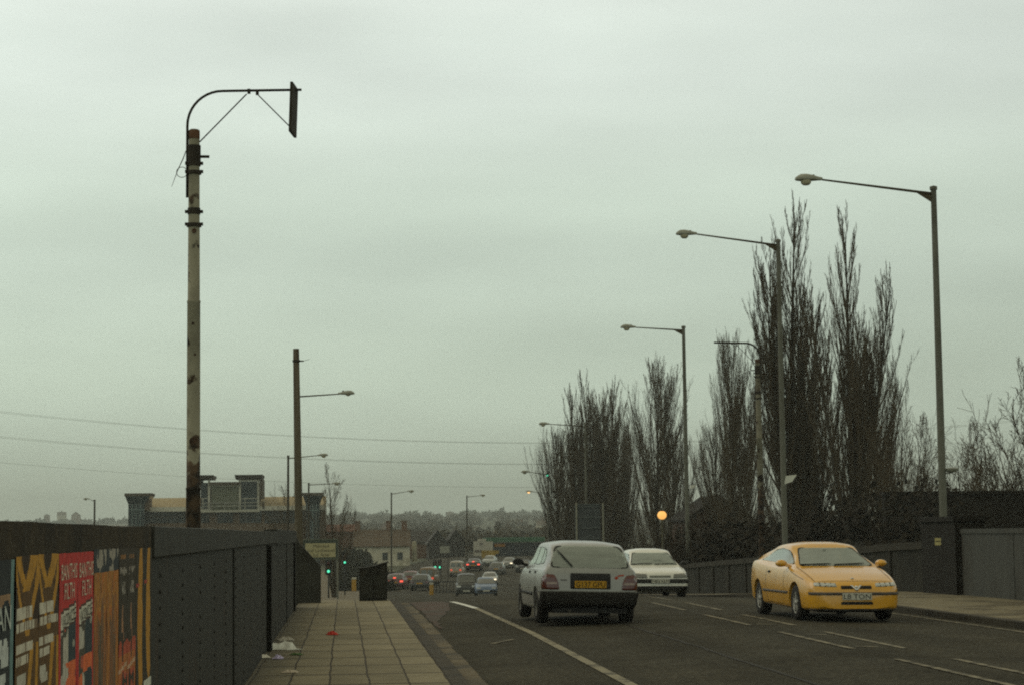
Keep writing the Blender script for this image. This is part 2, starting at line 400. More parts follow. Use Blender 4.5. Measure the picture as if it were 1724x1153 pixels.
# markings
line = mat('worn_line_paint', (.24, .215, .14), scale=8, var=.25, second=(.07, .062, .042), sscale=3.2, sfac=(.52, .62))
line_s = mat('faded_line_paint', (.23, .205, .135), scale=8, var=.25, second=(.068, .06, .04), sscale=4, sfac=(.45, .58))
line_w = mat('fresh_line_paint', (.62, .62, .54), scale=8, var=.1)
def mark(mb, a, c, w, m=0):
    a, c = Vector((*a, 0)), Vector((*c, 0)); d = (c-a); L = d.length; d.normalize(); s = Vector((d.y, -d.x, 0))*w/2
    n = max(2, int(L/.7)+1); vs = []
    for i in range(n):
        p = a+d*L*i/(n-1)
        for q in (p-s, p+s): vs.append((q.x, q.y, zroad(q.x, q.y)+.009))
    mb.add(vs, [(2*i, 2*i+1, 2*i+3, 2*i+2) for i in range(n-1)], m)
e = MB()
mark(e, (2.9, 6), (2.92, 20), .12); mark(e, (2.92, 20), (2.92, 31), .12); mark(e, (2.92, 31), (2.76, 41.5), .115); mark(e, (2.76, 41.5), (2.55, 47.2), .13, 1)
tag(e.build('edge_line_left', [line, line_w]), kind='structure')
e = MB(); mark(e, (10.24, 8), (10.24, 62), .1); tag(e.build('edge_line_right', line_s), kind='structure')
e = MB()
for k in range(-2, 8):
    for x0, off, sl in ((6.33, 0, .01), (7.05, .15, .012)):
        y0 = 18.0+k*6.35+off; xx = x0+(y0-24)*sl*.8
        mark(e, (xx, y0), (xx+.03, y0+4.25), .1)
        if random.random() < .8 and x0 < 7:
            mark(e, (xx+.26, y0+3.6+random.uniform(-.1, .1)), (xx+.56+random.uniform(-.06, .06), y0+3.5), .13)
            mark(e, (xx+.18, y0+.5), (xx+.45, y0+.42), .12)
tag(e.build('centre_hatching', line_s), kind='structure')
e = MB(); mark(e, (2.12, 28.4), (2.5, 29.3), .1); tag(e.build('worn_marking', line_s), kind='structure')

# tarred joint between the lanes
random.seed(9); b = MB(); vs = []; xx = 4.62
for k in range(90):
    yy = 8+.5*k; xx += random.gauss(0, .012)+(4.62-xx)*.1; w = .018+.012*random.random()
    for q in (xx-w, xx+w): vs.append((q, yy, zroad(q, yy)+.006))
b.add(vs, [(2*i, 2*i+1, 2*i+3, 2*i+2) for i in range(89)])
tag(b.build('tar_joint', mat('tar', (.024, .021, .014), rough=.8, var=.3)), kind='structure')

# ------------------------------------------------------------------ bridge parapets
WX = -1.0
t = thing('brick_wall', 'low dark brown rendered wall covered with posters at lower left', 'wall', (WX, 5, 0))
b = MB(); n = 24
random.seed(3)
front, back = [], []
for j in range(n):
    yy = -10+15.4*j/(n-1); front.append((-.001, yy, 1.553+random.uniform(-.004, .004))); back.append((-.36, yy, 1.565))
for j in range(n-1):
    b.hexa([(-.36, back[j][1], -.5), (0, front[j][1], -.5), (0, front[j+1][1], -.5), (-.36, back[j+1][1], -.5)], [back[j], front[j], front[j+1], back[j+1]])
b.build('wall_face', mat('brown_render', (.04, .03, .015), scale=9, var=.45, bump=.6, bscale=40, second=(.022, .018, .01), sscale=2.5, third=(.07, .052, .028), tscale=5, tfac=(.6, .7)), t)

steel = mat('grey_steel_paint', (.028, .0275, .0205), rough=.7, scale=3, var=.25, spec=.2, second=(.022, .02, .013), sscale=1.3, sfac=(.5, .7), stretch=(1, 1.4, .35), bump=.2, third=(.042, .027, .014), tscale=2.6, tfac=(.6, .7))
steel_hi = mat('grey_coping_paint', (.036, .0355, .027), rough=.7, spec=.2, scale=4, var=.2, second=(.03, .028, .02), sscale=2)
t = thing('steel_parapet', 'dark grey riveted steel parapet along the left pavement', 'parapet', (WX, 10.42, 0))
b = MB()
def pstrip(mb, x0, x1, y0, y1, z0, z1, m=0):
    n = max(2, int((y1-y0)/1.5)+1)
    for j in range(n-1):
        a, c = y0+(y1-y0)*j/(n-1), y0+(y1-y0)*(j+1)/(n-1); pa, pc = prof(a+10.42), prof(c+10.42)
        mb.hexa([(x0, a, pa+z0), (x1, a, pa+z0), (x1, c, pc+z0), (x0, c, pc+z0)], [(x0, a, pa+z1), (x1, a, pa+z1), (x1, c, pc+z1), (x0, c, pc+z1)])
pstrip(b, -.03, -.01, 0, 31.5, -.4, 1.40)
b.box(-.012, .006, 7.7, 7.78, 0, 1.398); b.box(-.012, .004, 24.4, 24.47, 0, 1.398)    # raised seams between the plates
for c in range(20):                                      # rivets belong to the plate
    yy = .55+1.52*c
    for r_ in range(15):
        zz = .06+.088*r_
        if random.random() < (.93 if c < 7 else .45): b.lathe([(.0145, 0), (.0125, .006), (.006, .010), (0, .011)], 7, (-.0105, yy+random.uniform(-.01, .01), zz), 'x', 1)
plate = b.build('plate', [steel, mat('rivet_paint', (.019, .0175, .012), rough=.7)], t)
b = MB(); pstrip(b, -.2, .014, 0, 19.4, 1.395, 1.56); b.build('coping', steel_hi, t, bevel=.006)
b = MB(); pstrip(b, -.2, .006, 19.42, 31.5, 1.36, 1.60); b.build('coping', steel, t, bevel=.006)
b = MB(); b.box(-.01, .05, 15.6, 16.1, .0, 1.38); b.build('pilaster', mat('recess_shade_tone', (.012, .011, .007), rough=.8), t)  # raised dark strip stands for a recess, shade put into its colour
b = MB(); b.box(-.01, .03, 29.3, 29.5, 0, 1.355); b.build('pilaster', mat('recess_shade_tone', (.012, .011, .007)), t)
# end pier with ramped top returning across the pavement
t = thing('end_pier', 'dark ramped end pier of the left parapet, sloping down to the pavement', 'pier', (WX, 42, 0))
b = MB(); z0 = prof(44)
def PX(px, py, Y): q = P(px, py, Y); return (q.x-WX, q.z)
prf = [PX(496, 1012, 45), PX(540, 1010, 45), PX(540, 952, 45), PX(527, 938, 45), PX(503, 912, 45), PX(495, 893, 45)]
b.prism([(prf[0][0]-.15, prf[0][1]-.5), (prf[1][0], prf[1][1]-.5)] + prf[2:] + [(prf[5][0]-.15, prf[5][1])], 'y', 3.0, 3.35)
b.build('pier_wall', mat('pier_paint', (.03, .029, .021), rough=.75, spec=.2, scale=3, var=.3, second=(.022, .02, .013), sscale=1.4), t, bevel=.01)

# right-hand parapets
t = thing('steel_parapet', 'grey steel parapet at the right edge, nearest the camera', 'parapet', (13.72, 20, 0))
b = MB(); b.box(0, .03, -14, 22.9, -.4, 1.44); b.box(-.03, .2, -14, 22.9, 1.36, 1.46)
for s in range(8): b.box(-.012, .004, -12+4.5*s, -11.9+4.5*s, 0, 1.36)
b.build('plate', mat('right_steel_paint', (.048, .048, .039), rough=.7, spec=.25, scale=2, var=.2, second=(.04, .037, .027), sscale=.9, stretch=(1, 1, .4)), t)
t = thing('brick_pier', 'dark brick pier between the two right-hand parapets', 'pier', (13.6, 43, 0))
b = MB(); b.box(0, .7, 0, 2.6, -.5, 1.62); b.build('shaft', mat('dark_brick', (.009, .007, .0035), scale=8, var=.4, bump=.5), t, bevel=.015)
b = MB(); b.box(-.05, .75, -.05, 2.65, 1.622, 1.74); b.build('cap', mat('pier_cap', (.009, .007, .004), scale=6, var=.3), t, bevel=.01)
t = thing('panel_fence', 'long low panelled parapet with pale coping behind the yellow car', 'fence', (13.75, 45.7, 0))
b = MB(); c = MB(); d = MB(); Y0 = 45.7
def fz(y): return prof(y)
yy = Y0
while yy < 96:
    y2 = min(yy+3.0, 96); za, zb_ = fz(yy), fz(y2)
    def hz(mb, x0, x1, a, e_, lo, hi):
        pa, pc = fz(a), fz(e_)
        mb.hexa([(x0, a-Y0, pa+lo), (x1, a-Y0, pa+lo), (x1, e_-Y0, pc+lo), (x0, e_-Y0, pc+lo)], [(x0, a-Y0, pa+hi), (x1, a-Y0, pa+hi), (x1, e_-Y0, pc+hi), (x0, e_-Y0, pc+hi)])
    hz(b, 0, .06, yy+.12, y2, -.4, 1.02); hz(c, -.06, .18, yy, y2, 1.022, 1.2)
    p = MB(); hz(p, -.05, .1, yy, yy+.118, -.4, 1.018)
    p.build('post', mat('fence_post', (.026, .022, .014), scale=4, var=.3), t)
    yy = y2
b.build('panels', mat('fence_panel', (.02, .018, .011), scale=2, var=.35, second=(.013, .012, .007), sscale=.8), t)
c.build('coping', mat('fence_coping', (.03, .026, .017), scale=3, var=.3), t)

# ------------------------------------------------------------------ posters on the brown wall
random.seed(11)
AM = attr_mat('poster_print')
def hsh(a, b=0): return (math.sin(a*127.1+b*311.7)*43758.5453) % 1.0
def sm_noise(x, y):
    i, j = math.floor(x), math.floor(y); u, v = x-i, y-j; u = u*u*(3-2*u); v = v*v*(3-2*v)
    return (hsh(i, j)*(1-u)+hsh(i+1, j)*u)*(1-v)+(hsh(i, j+1)*(1-u)+hsh(i+1, j+1)*u)*v
def poster(y0, y1, z1, z0, fn, label, group, nu=44, nv=80, seed=0, tilt=0):
    me = bpy.data.meshes.new('poster'); vs = []; fs = []; cols = []
    for j in range(nv+1):
        for i in range(nu+1):
            u, v = i/nu, j/nv
            wr = .0025*sm_noise(u*5+seed*9, v*7)
            vs.append((.004+wr, u*(y1-y0), (z1-z0)*(1-v)+tilt*u+.004*sm_noise(u*4, seed)))
    for j in range(nv):
        for i in range(nu):
            a = j*(nu+1)+i; fs.append((a, a+nu+1, a+nu+2, a+1))
            cols.append(fn((i+.5)/nu, (j+.5)/nv, seed))
    me.from_pydata(vs, [], fs)
    ca = me.color_attributes.new('Col', 'FLOAT_COLOR', 'CORNER'); k = 0
    for c in cols:
        for _ in range(4): ca.data[k].color = (*c, 1); k += 1
    me.materials.append(AM)
    o = bpy.data.objects.new('poster', me); C.objects.link(o); o.location = (WX, y0, z0)
    tag(o, label, 'poster', group); return o
def art_gold(u, v, s):
    v = v/.6
    dk, br, go = (.024, .013, .004), (.07, .036, .008), (.29, .145, .014)
    c = br
    def vee(x0, y0_, x1, w):   # one V of golden ribbon
        if v > y0_: return False
        k = v/y0_; xc = (x0+x1)/2; a = x0+(xc-x0)*k**1.5; e_ = x1+(xc-x1)*k**1.5
        return abs(u-a) < w or abs(u-e_) < w*1.6
    if vee(.12, .24, .78, .1): c = go
    elif .25 < u < .6 and v < .12: c = dk
    elif vee(-.02, .56, 1.02, .05): c = go
    elif (u > .75 or u < .1) and v > .2 and v < .5: c = dk
    if v > .62:
        a = .28+.25*(v-.62)*2.2; 
        if abs(u-(.72-.4*(v-.62))) < .075 or abs(u-.95) < .06: c = go
    for (v0, v1, e_, dens) in ((.36, .43, .72, .8), (.455, .525, .95, .65), (.60, .67, .75, .8), (.69, .75, .55, .8)):
        q = v+u*.0
        if v0 < q < v1 and .04 < u < e_:
            c = (.36, .33, .25) if hsh(int(u*22), int(v0*90)+s) < dens else (.14, .1, .06)
    if .82 < v < .93 and .1 < u < .45 and sm_noise(u*7+s, v*14) > .4: c = (.3, .28, .22)
    return c
def art_red(u, v, s):
    c = (.3, .024, .018)
    sl = .279-.043*u
    if .12 < u < .93:
        if sl < v < sl+.014: c = (.06, .03, .02)
        elif sl+.014 < v < sl+.088: c = (.38, .36, .28)
        elif sl+.088 < v < sl+.10: c = (.05, .03, .02)
        elif v >= sl+.10:
            k = sm_noise(u*6+s*3, v*9)
            if u > .5: c = (.02, .03, .032) if k < .8 else (.2, .2, .16)
            else: c = (.3, .28, .22) if k > .55 else ((.05, .045, .03) if k > .25 else (.28, .06, .03))
            if v > .52 and sm_noise(u*4, v*12+s) > .5: c = (.42, .09, .025)
    return c
def art_orange(u, v, s):
    k = sm_noise(u*14+s*5, v*3)
    if v < .12: return (.02, .024, .024) if sm_noise(u*9, v*26+s) < .55 or not .2 < u < .95 else (.2, .18, .14)
    c = [(.25, .10, .016), (.18, .065, .016), (.10, .06, .028)][int(k*2.99)]
    if v+.25*sm_noise(u*10+s, 3) < .5: c = [(.27, .085, .012), (.25, .11, .016), (.19, .08, .02)][int(sm_noise(u*12+s, v*14)*2.99)]
    elif .35 < u < .75 and k < .5: c = (.07, .052, .03)
    return c
def art_dark(u, v, s):
    v = v/.8
    c = (.026, .02, .01)
    if .05 < v < .085 and .2 < u < .8: c = (.16, .075, .02) if hsh(int(u*12), s) > .3 else c
    elif .14 < v < .2 and .15 < u < .9: c = (.17, .15, .12) if sm_noise(u*11, v*40+s) > .45 else c
    elif .25 < v < .34 and .35 < u < .75: c = (.24, .22, .18) if sm_noise(u*12+s, v*30) > .45 else c
    elif v > .42 and abs(u-.5-.06*math.sin(v*9)) < .05+.22*max(0, v-.45) and v < .68: c = (.23, .12, .06)
    if v > .62:
        k = sstep(.62, .8, v)*sm_noise(u*4+s, v*5)*1.4
        if k > .35: c = (.26, .05, .022)
        if v > .8 and k > .5: c = (.27, .09, .02)
        if abs(u-.45) < .07 and v < .85: c = (.025, .018, .01)
    if .9 < v+u*.05 < .93: c = (.32, .2, .12)
    return c
def art_stripe(u, v, s):
    c = (.022, .018, .009)
    xc = .62-.12*math.sin(v*PI*1.1); w = .16+.13*math.sin(v*PI)*1.0
    if v > .85: w = .3*(1-v)/.15*.8
    if abs(u-xc) < w: c = (.28, .135, .012)
    if v > .935: c = (.36, .36, .29)
    if abs(v-.235) < .01 and u < .4: c = (.2, .03, .02)
    return c
def art_scrawl(u, v, s):
    c = (.014, .017, .016)
    if u > .955: return (.09, .15, .14)
    if v < .33 and v > .14:
        if sm_noise(u*9, v*9) > .74: c = (.2, .12, .06)
        if abs(u-.42) < .02: c = (.03, .09, .09)
    for (v0, v1, uu, th) in ((.31, .43, .60, .36), (.45, .60, .52, .5), (.62, .8, .5, .52)):
        if v0 < v < v1 and uu < u < .92 and sm_noise(u*34+v0*50, v*7) > th: c = (.33, .345, .31)
    if v > .66 and sm_noise(u*6+4, v*8) > .78: c = (.16, .03, .02)
    return c
GP = 'fly posters pasted on the brown wall'
po = poster(4.9, 6.08, 1.437, .70, art_scrawl, 'black poster with tall white scrawled lettering, leftmost on the brown wall', GP, nu=80, seed=1)
b = MB()
b.text('JEAN', (.009, .73, .51), (0, 1, 0), (0, 0, 1), .38, .095)
b.build('lettering', mat('poster_white', (.5, .53, .46), var=.2, scale=30), po)
poster(6.11, 6.56, 1.446, .70, art_gold, 'gold swirl poster with white text blocks beside the black scrawl poster', GP, seed=2)
poster(6.562, 7.02, 1.448, .70, art_gold, 'second gold swirl poster, the one touching the red posters', GP, seed=3)
wl_ = mat('poster_cream', (.58, .52, .38), var=.25, scale=40)
def red_poster(y0, y1, label, seed):
    o = poster(y0, y1, 1.447, .70, art_red, label, GP, seed=seed); w = y1-y0
    q = MB()
    q.text('BAN', (.009, .07*w, .653), (0, 1, 0), (0, 0, 1), .40*w, .056); q.text('THIS', (.0085, .52*w, .655), (0, 1, 0), (0, 0, 1), .42*w, .056)
    q.text('FILTH', (.009, .24*w, .583), (0, 1, 0), (0, 0, 1), .55*w, .058)
    q.build('lettering', wl_, o)
    q = MB(); q.text('VOICE', (.010, .16*w, .484), (0, 1, .068), (0, 0, 1), .72*w, .044); q.build('masthead', mat('poster_ink', (.03, .03, .025)), o)
red_poster(7.03, 7.5, 'red poster headed BAN THIS FILTH next to the gold posters', 4)
red_poster(7.502, 7.98, 'red poster headed BAN THIS FILTH next to the orange posters', 5)
poster(7.99, 8.42, 1.452, .70, art_orange, 'streaky orange poster beside the red posters', GP, seed=6)
poster(8.422, 8.86, 1.452, .70, art_orange, 'streaky orange poster beside the dark posters', GP, seed=7)
poster(8.87, 9.22, 1.45, .70, art_dark, 'dark poster with a red base, beside the orange posters', GP, seed=8)
poster(9.222, 9.58, 1.45, .70, art_dark, 'dark poster with a red base, beside the yellow striped posters', GP, seed=9)
poster(9.59, 9.98, 1.446, .70, art_stripe, 'black poster with one yellow stripe and pale torn foot, left of two', GP, seed=10, tilt=.0)
poster(9.985, 10.36, 1.446, .745, art_stripe, 'black poster with one yellow stripe at the end of the brown wall', GP, seed=11, tilt=.0)

# ------------------------------------------------------------------ litter
def scrap(px, py, sx_, sy_, h, col, name, label, cat, seed, twist=0):
    q = P(px, py, 1); d = ray(px, py); Yg = -EYE/d.z; p = Vector((0, 0, EYE))+d*Yg
    random.seed(seed); n = 7; vs = []
    for j in range(n):
        for i in range(n):
            u, v = i/(n-1)-.5, j/(n-1)-.5
            k = (1-(2*abs(u))**3)*(1-(2*abs(v))**3)
            vs.append((u*sx_*(.75+random.uniform(0, .35)), v*sy_*(.75+random.uniform(0, .35)), .006+h*k*random.uniform(.15, 1)))
    fs = [(j*n+i, j*n+i+1, (j+1)*n+i+1, (j+1)*n+i) for j in range(n-1) for i in range(n-1)]
    b = MB(); b.add(vs, fs); o = b.build(name, mat('litter_'+label.split()[0]+str(seed), col, var=.15, scale=20), loc=(p.x, p.y, prof(p.y)+.002))
    o.rotation_euler[2] = twist
    m_ = o.modifiers.new('s', 'SOLIDIFY'); m_.thickness = .003
    tag(o, label, cat, 'litter on the left pavement')
scrap(432, 1107, .30, .42, .09, (.6, .57, .46), 'paper_scrap', 'crumpled off white paper scrap against the wall foot', 'litter', 21, .5)
scrap(472, 1091, .44, .9, .12, (.62, .63, .54), 'plastic_bag', 'pale crumpled plastic bag, largest piece of litter', 'litter', 22, .2)
scrap(482, 1077, .24, .55, .05, (.34, .32, .25), 'paper_scrap', 'flat greyish paper lying just behind the plastic bag', 'litter', 23, .1)
scrap(468, 1108, .13, .28, .05, (.45, .4, .55), 'wrapper', 'small mauve wrapper in front of the plastic bag', 'litter', 24, 0)
scrap(499, 1102, .14, .16, .03, (.07, .13, .04), 'wrapper', 'thin green wrapper to the right of the plastic bag', 'litter', 25, 1)
scrap(488, 1132, .19, .16, .035, (.5, .43, .32), 'paper_strip', 'cream paper strip nearest the camera', 'litter', 26, .1)
scrap(559, 1068, .18, .28, .06, (.42, .035, .02), 'drink_carton', 'flattened red carton in the middle of the pavement', 'litter', 27, .2)
scrap(469, 1053, .1, .3, .03, (.05, .16, .05), 'wrapper', 'small green wrapper at the wall, farthest piece of litter', 'litter', 28, 0)
scrap(372, 1122, .1, .1, .04, (.2, .17, .2), 'wrapper', 'dull purple wrapper in the shadow of the steel parapet', 'litter', 29, 0)

# ------------------------------------------------------------------ old tram poles and street lamps
rust_pole0 = mat('flaking_pole_paint', (.225, .21, .145), rough=.8, scale=2.2, var=.3, second=(.06, .036, .018), sscale=1.7, sfac=(.58, .66), stretch=(1, 1, .7), bump=.3, bscale=30, third=(.03, .02, .012), tscale=3.2, tfac=(.66, .7))
def pole_mat(name, foot, shade=1):
    """the same flaking paint, but the lowest stretch is mostly rusted through, in patches"""
    m = rust_pole0.copy(); m.name = name; n, l = m.node_tree.nodes, m.node_tree.links; b = n['Principled BSDF']; src = b.inputs['Base Color'].links[0].from_socket
    t_ = n.new('ShaderNodeTexCoord'); sp = n.new('ShaderNodeSeparateXYZ'); l.new(t_.outputs['Object'], sp.inputs[0])
    h = n.new('ShaderNodeMapRange'); h.inputs[1].default_value = foot+.25; h.inputs[2].default_value = foot-1.1; l.new(sp.outputs['Z'], h.inputs[0])
    a = n.new('ShaderNodeTexNoise'); a.inputs['Scale'].default_value = 4.2; a.inputs['Detail'].default_value = 6; l.new(t_.outputs['Object'], a.inputs['Vector'])
    q = n.new('ShaderNodeMath'); q.operation = 'MULTIPLY_ADD'; q.inputs[1].default_value = .42; l.new(h.outputs[0], q.inputs[0]); l.new(a.outputs['Fac'], q.inputs[2])
    r_ = n.new('ShaderNodeMapRange'); r_.inputs[1].default_value = .60; r_.inputs[2].default_value = .66; l.new(q.outputs[0], r_.inputs[0])
    a2 = n.new('ShaderNodeTexNoise'); a2.inputs['Scale'].default_value = 6; l.new(t_.outputs['Object'], a2.inputs['Vector'])
    cr_ = n.new('ShaderNodeValToRGB'); cr_.color_ramp.elements[0].position = .4; cr_.color_ramp.elements[0].color = (.016, .012, .007, 1); cr_.color_ramp.elements[1].position = .62; cr_.color_ramp.elements[1].color = (.085, .055, .03, 1); l.new(a2.outputs['Fac'], cr_.inputs[0])
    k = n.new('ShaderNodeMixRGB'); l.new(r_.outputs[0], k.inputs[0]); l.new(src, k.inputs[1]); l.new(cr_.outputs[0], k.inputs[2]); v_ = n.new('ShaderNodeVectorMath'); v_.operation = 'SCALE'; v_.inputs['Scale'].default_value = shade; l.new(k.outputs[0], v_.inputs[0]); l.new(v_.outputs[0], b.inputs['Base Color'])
    return m
rust = mat('rusty_iron', (.05, .03, .017), rough=.9, scale=9, var=.5, second=(.1, .05, .025), sscale=4, bump=.4)
dark_iron = mat('dark_iron', (.025, .02, .013), rough=.8, scale=9, var=.4)
def old_pole(loc, H, r, label, rot=0, arm_r=.019, shade=1, board=True, rust_foot=2.9, group='old tram poles'):
    t = thing('tram_pole', label, 'pole', loc, (0, 0, rot), group)
    b = MB()
    b.lathe([(r*1.08, 0), (r*1.08, H*.22), (r*1.05, H*.30), (r*1.10, H*.301), (r*1.10, H*.305), (r*1.0, H*.306), (r*.96, H*.66), (r*1.0, H*.661), (r*1.0, H*.665), (r*.90, H*.666), (r*.80, H-.13), (r*.80, H)], 20)
    b.lathe([(r*.80, H), (0, H+.005)], 20)
    c_ = MB(); c_.lathe([(r*.83, H-.13), (r*.84, H-.01), (r*.6, H+.012), (0, H+.014)], 16); c_.build('cap', rust, t)
    shaft = b.build('shaft', pole_mat('pole_paint', rust_foot, shade), t)
    for (a0, zz, s) in ((-1.5, H*.395, .05), (-1.45, H*.80, .035), (-1.6, H*.62, .02), (-1.3, H*.56, .016)):
        b = MB(); b.lathe([(s, 0), (s*.8, .006), (0, .008)], 10, (math.cos(a0)*r*.97, math.sin(a0)*r*.97-.008, zz), 'y'); b.build('rust_spot', rust, t)
    for zz, hh, e_ in ((H-.5, .30, 1.14), (H-.62, .05, 1.26), (H-1.20, .09, 1.10), (H-1.38, .05, 1.28)):
        b = MB(); b.lathe([(r*.86, 0), (r*.86*e_, 0), (r*.86*e_, hh), (r*.86, hh)], 16, (0, 0, zz-.02), smooth=False)
        for sx_ in (-1, 1): b.box(sx_*r*1.02-.03, sx_*r*1.02+.03, -.025, .025, zz, zz+.04)
        b.build('clamp', dark_iron, t)
    b = MB(); b.box(r*.7, r*.9+.13, -.018, .018, H-.40, H-.365); b.build('stub', dark_iron, t)
    s = .00848
    def q(px, py): return Vector(((px-327)*s, 0, H+(220-py)*s))
    ar = MB(); pts = [q(315.5, 335), q(315.5, 260), q(315.5, 212)]
    for k in range(1, 11):
        a = PI*k/20; pts.append(Vector((q(375, 0).x-(q(375, 0).x-q(315.5, 0).x)*math.cos(a), 0, q(0, 212).z+(q(0, 152).z-q(0, 212).z)*math.sin(a))))
    pts += [q(440, 150.5), q(508, 149)]
    ar.tube(pts, arm_r, 8)
    for c_ in ((419, 152), (433, 154)): v = q(*c_); ar.box(v.x-.022, v.x+.022, -.03, .03, v.z-.035, v.z+.03)
    ar.tube([q(336, 240), q(415, 157)], .010, 6)
    arm = ar.build('bracket_arm', dark_iron, t)
    if board:
        w = MB(); w.tube([q(433, 157), q(491, 216)], .009, 6); w.build('stay', dark_iron, t)
        w = MB(); w.box(-.02, .02, -.25, .25, -.36, .36); bo = w.build('sign_board', mat('board_back', (.035, .03, .02), scale=6, var=.3), t, bevel=.004)
        v = q(494, 184); bo.location = (v.x, 0, v.z); bo.rotation_euler = (0, R(2), R(-7.5))
        w = MB(); pts = [q(314, 256) + Vector((0, -.05, 0)), q(309, 270)+Vector((0, -.05, 0)), q(300, 290)+Vector((0, -.05, 0)), q(290, 318)+Vector((0, -.05, 0))]
        w.tube(pts, [.006, .008, .006, .003], 5)
        c0 = q(307, 293); w.tube([c0+Vector((.075*math.cos(a*PI/10), -.05, .075*math.sin(a*PI/10))) for a in range(21)], .005, 5)
        w.build('wire_loop', dark_iron, t)
    return t
q = P(327, 220, 28); old_pole((q.x, 28, q.z-7.35), 7.35, .096, 'tall rusty flaking tram pole behind the left parapet, with curved bracket and hanging board')
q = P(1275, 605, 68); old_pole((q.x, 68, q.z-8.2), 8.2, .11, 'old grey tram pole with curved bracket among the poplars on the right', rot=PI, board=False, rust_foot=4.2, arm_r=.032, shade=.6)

galv = mat('grey_column_paint', (.115, .115, .088), rough=.7, spec=.25, scale=3, var=.2, second=(.08, .077, .056), sscale=1.2, stretch=(1, 1, .3))
galv_d = mat('weathered_column', (.045, .038, .024), rough=.75, scale=3, var=.25)
arm_m = mat('arm_paint', (.06, .047, .022), rough=.7, scale=5, var=.2)
lant_m = mat('lantern_shell', (.27, .27, .21), rough=.55, scale=4, var=.15)
bowl_m = mat('lantern_bowl', (.4, .37, .25), rough=.25, scale=4, var=.1)
bowl_lit = emit_mat('lit_bowl', (1, .55, .2), 1.6, (.5, .4, .2))
def lantern(mb, o, ux, L=.62, sc_=1.0, tray=2, bowl=3):
    """teardrop lantern at the arm's end; ux = arm direction"""
    prof_ = [(0, .05, .06, .04), (.12, .06, .085, .06), (.24, .13, .12, .08), (.42, .16, .15, .10), (.56, .14, .14, .10), (.66, .08, .08, .08), (.70, .015, .03, .04)]
    n = 10; vs = []
    for (x, w, up, dn) in prof_:
        for j in range(n):
            a = 2*PI*j/n; y = w*math.cos(a)*sc_; z = (up if math.sin(a) > 0 else dn*.4)*math.sin(a)*sc_
            vs.append((o[0]+ux*x*sc_, o[1]+y, o[2]+z))
    k = len(prof_)
    fs = [(i*n+j, i*n+(j+1) % n, (i+1)*n+(j+1) % n, (i+1)*n+j) for i in range(k-1) for j in range(n)]
    mb.add(vs, fs, 0, True)
    mb.lathe([(.03, 0), (.03, .035), (.02, .05), (0, .055)], 8, (o[0]+ux*.22*sc_, o[1], o[2]+.08*sc_), 'z', 1)
def lamp(name, base, H, armlen, rise, label, ux=-1, r0=.085, r1=.06, lit=False, sleeve=True, yaw=0, group='street lamps along the road', shaft_mat=None, gusset=True, sc_=1.0):
    t = thing(name, label, 'street lamp', base, (0, 0, yaw), group)
    b = MB(); b.lathe([(r0, 0), (r0*.95, H*.4), (r1, H-.1), (r1, H), (0, H+.01)], 14)
    if sleeve: b.lathe([(r0*1.35, 0), (r0*1.35, 1.2), (r0*.95, 1.32)], 14)
    b.lathe([(r1*1.35, H-.06), (r1*1.35, H+.02), (0, H+.05)], 12)
    b.build('column', shaft_mat or galv, t)
    a = MB(); z = H-.16; e_ = Vector((ux*armlen, 0, z+rise)); a.tube([(ux*r1*.5, 0, z), e_], [.036*sc_, .024*sc_], 8)
    if gusset: a.prism([(ux*r1*.8, z-.22), (ux*.5, z+rise*.5/armlen), (ux*r1*.8, z+.02)], 'y', -.012, .012)
    a.build('arm', arm_m, t)
    l_ = MB(); lantern(l_, e_, ux, sc_=sc_); l_.build('lantern', [lant_m, dark_iron], t)
    w = MB(); c = e_+Vector((ux*.42*sc_, 0, -.02*sc_))
    w.lathe([(.14*sc_, 0), (.13*sc_, -.07*sc_), (.08*sc_, -.12*sc_), (0, -.13*sc_)], 12, c)
    w.build('bowl', bowl_lit if lit else bowl_m, t)
    return t
def lamp_at(px_top, py_top, px_base, Y, px_arm, py_arm, label, ux, r0=.09, r1=.06, **k):
    top = P(px_top, py_top, Y); end = P(px_arm, py_arm, Y)
    zb = prof(Y)-.2
    L = abs(end.x-top.x)-.62*k.get('sc_', 1.0)
    t = lamp('street_lamp', (top.x, Y, zb), top.z-zb, L, end.z-top.z+.12, label, ux, r0, r1, **k)
    bx = P(px_base, 900, Y).x      # slight real lean of the column
    t.rotation_euler[1] = math.atan2(top.x-bx, top.z-1.5)*.3
    return t
l1 = lamp_at(1569, 316, 1582, 48, 1341, 301, 'tallest grey street lamp, nearest on the right behind the brick pier', -1, .098, .072)
l2 = lamp_at(1308, 405, 1316, 63, 1140, 393, 'grey street lamp in front of the big poplars, second on the right', -1, .098, .07)
l3 = lamp_at(1150, 550, 1156, 88, 1047, 550, 'grey street lamp beside the beacon, third on the right', -1, .1, .075)
l4 = lamp_at(984, 713, 985, 125, 908, 713, 'thin street lamp in front of the left poplar clump, above the sign back', -1, .085, .065, gusset=False)
l5 = lamp_at(922, 796, 922, 195, 878, 794, 'distant street lamp at the left edge of the poplars with a dark thick arm', -1, .1, .08, gusset=False, sc_=1.3)
l6 = lamp_at(921, 827, 921, 250, 886, 827, 'distant street lamp with a lit orange lantern', -1, .1, .08, lit=True, gusset=False, sc_=1.3)
l7 = lamp_at(484, 767, 482, 130, 549, 765, 'thin street lamp just left of the timber pole', 1, .09, .07, gusset=False, shaft_mat=galv_d)
l8 = lamp_at(519, 813, 518, 190, 571, 813, 'thin street lamp against the dark glass end tower', 1, .1, .08, gusset=False, shaft_mat=galv_d, sc_=1.2)
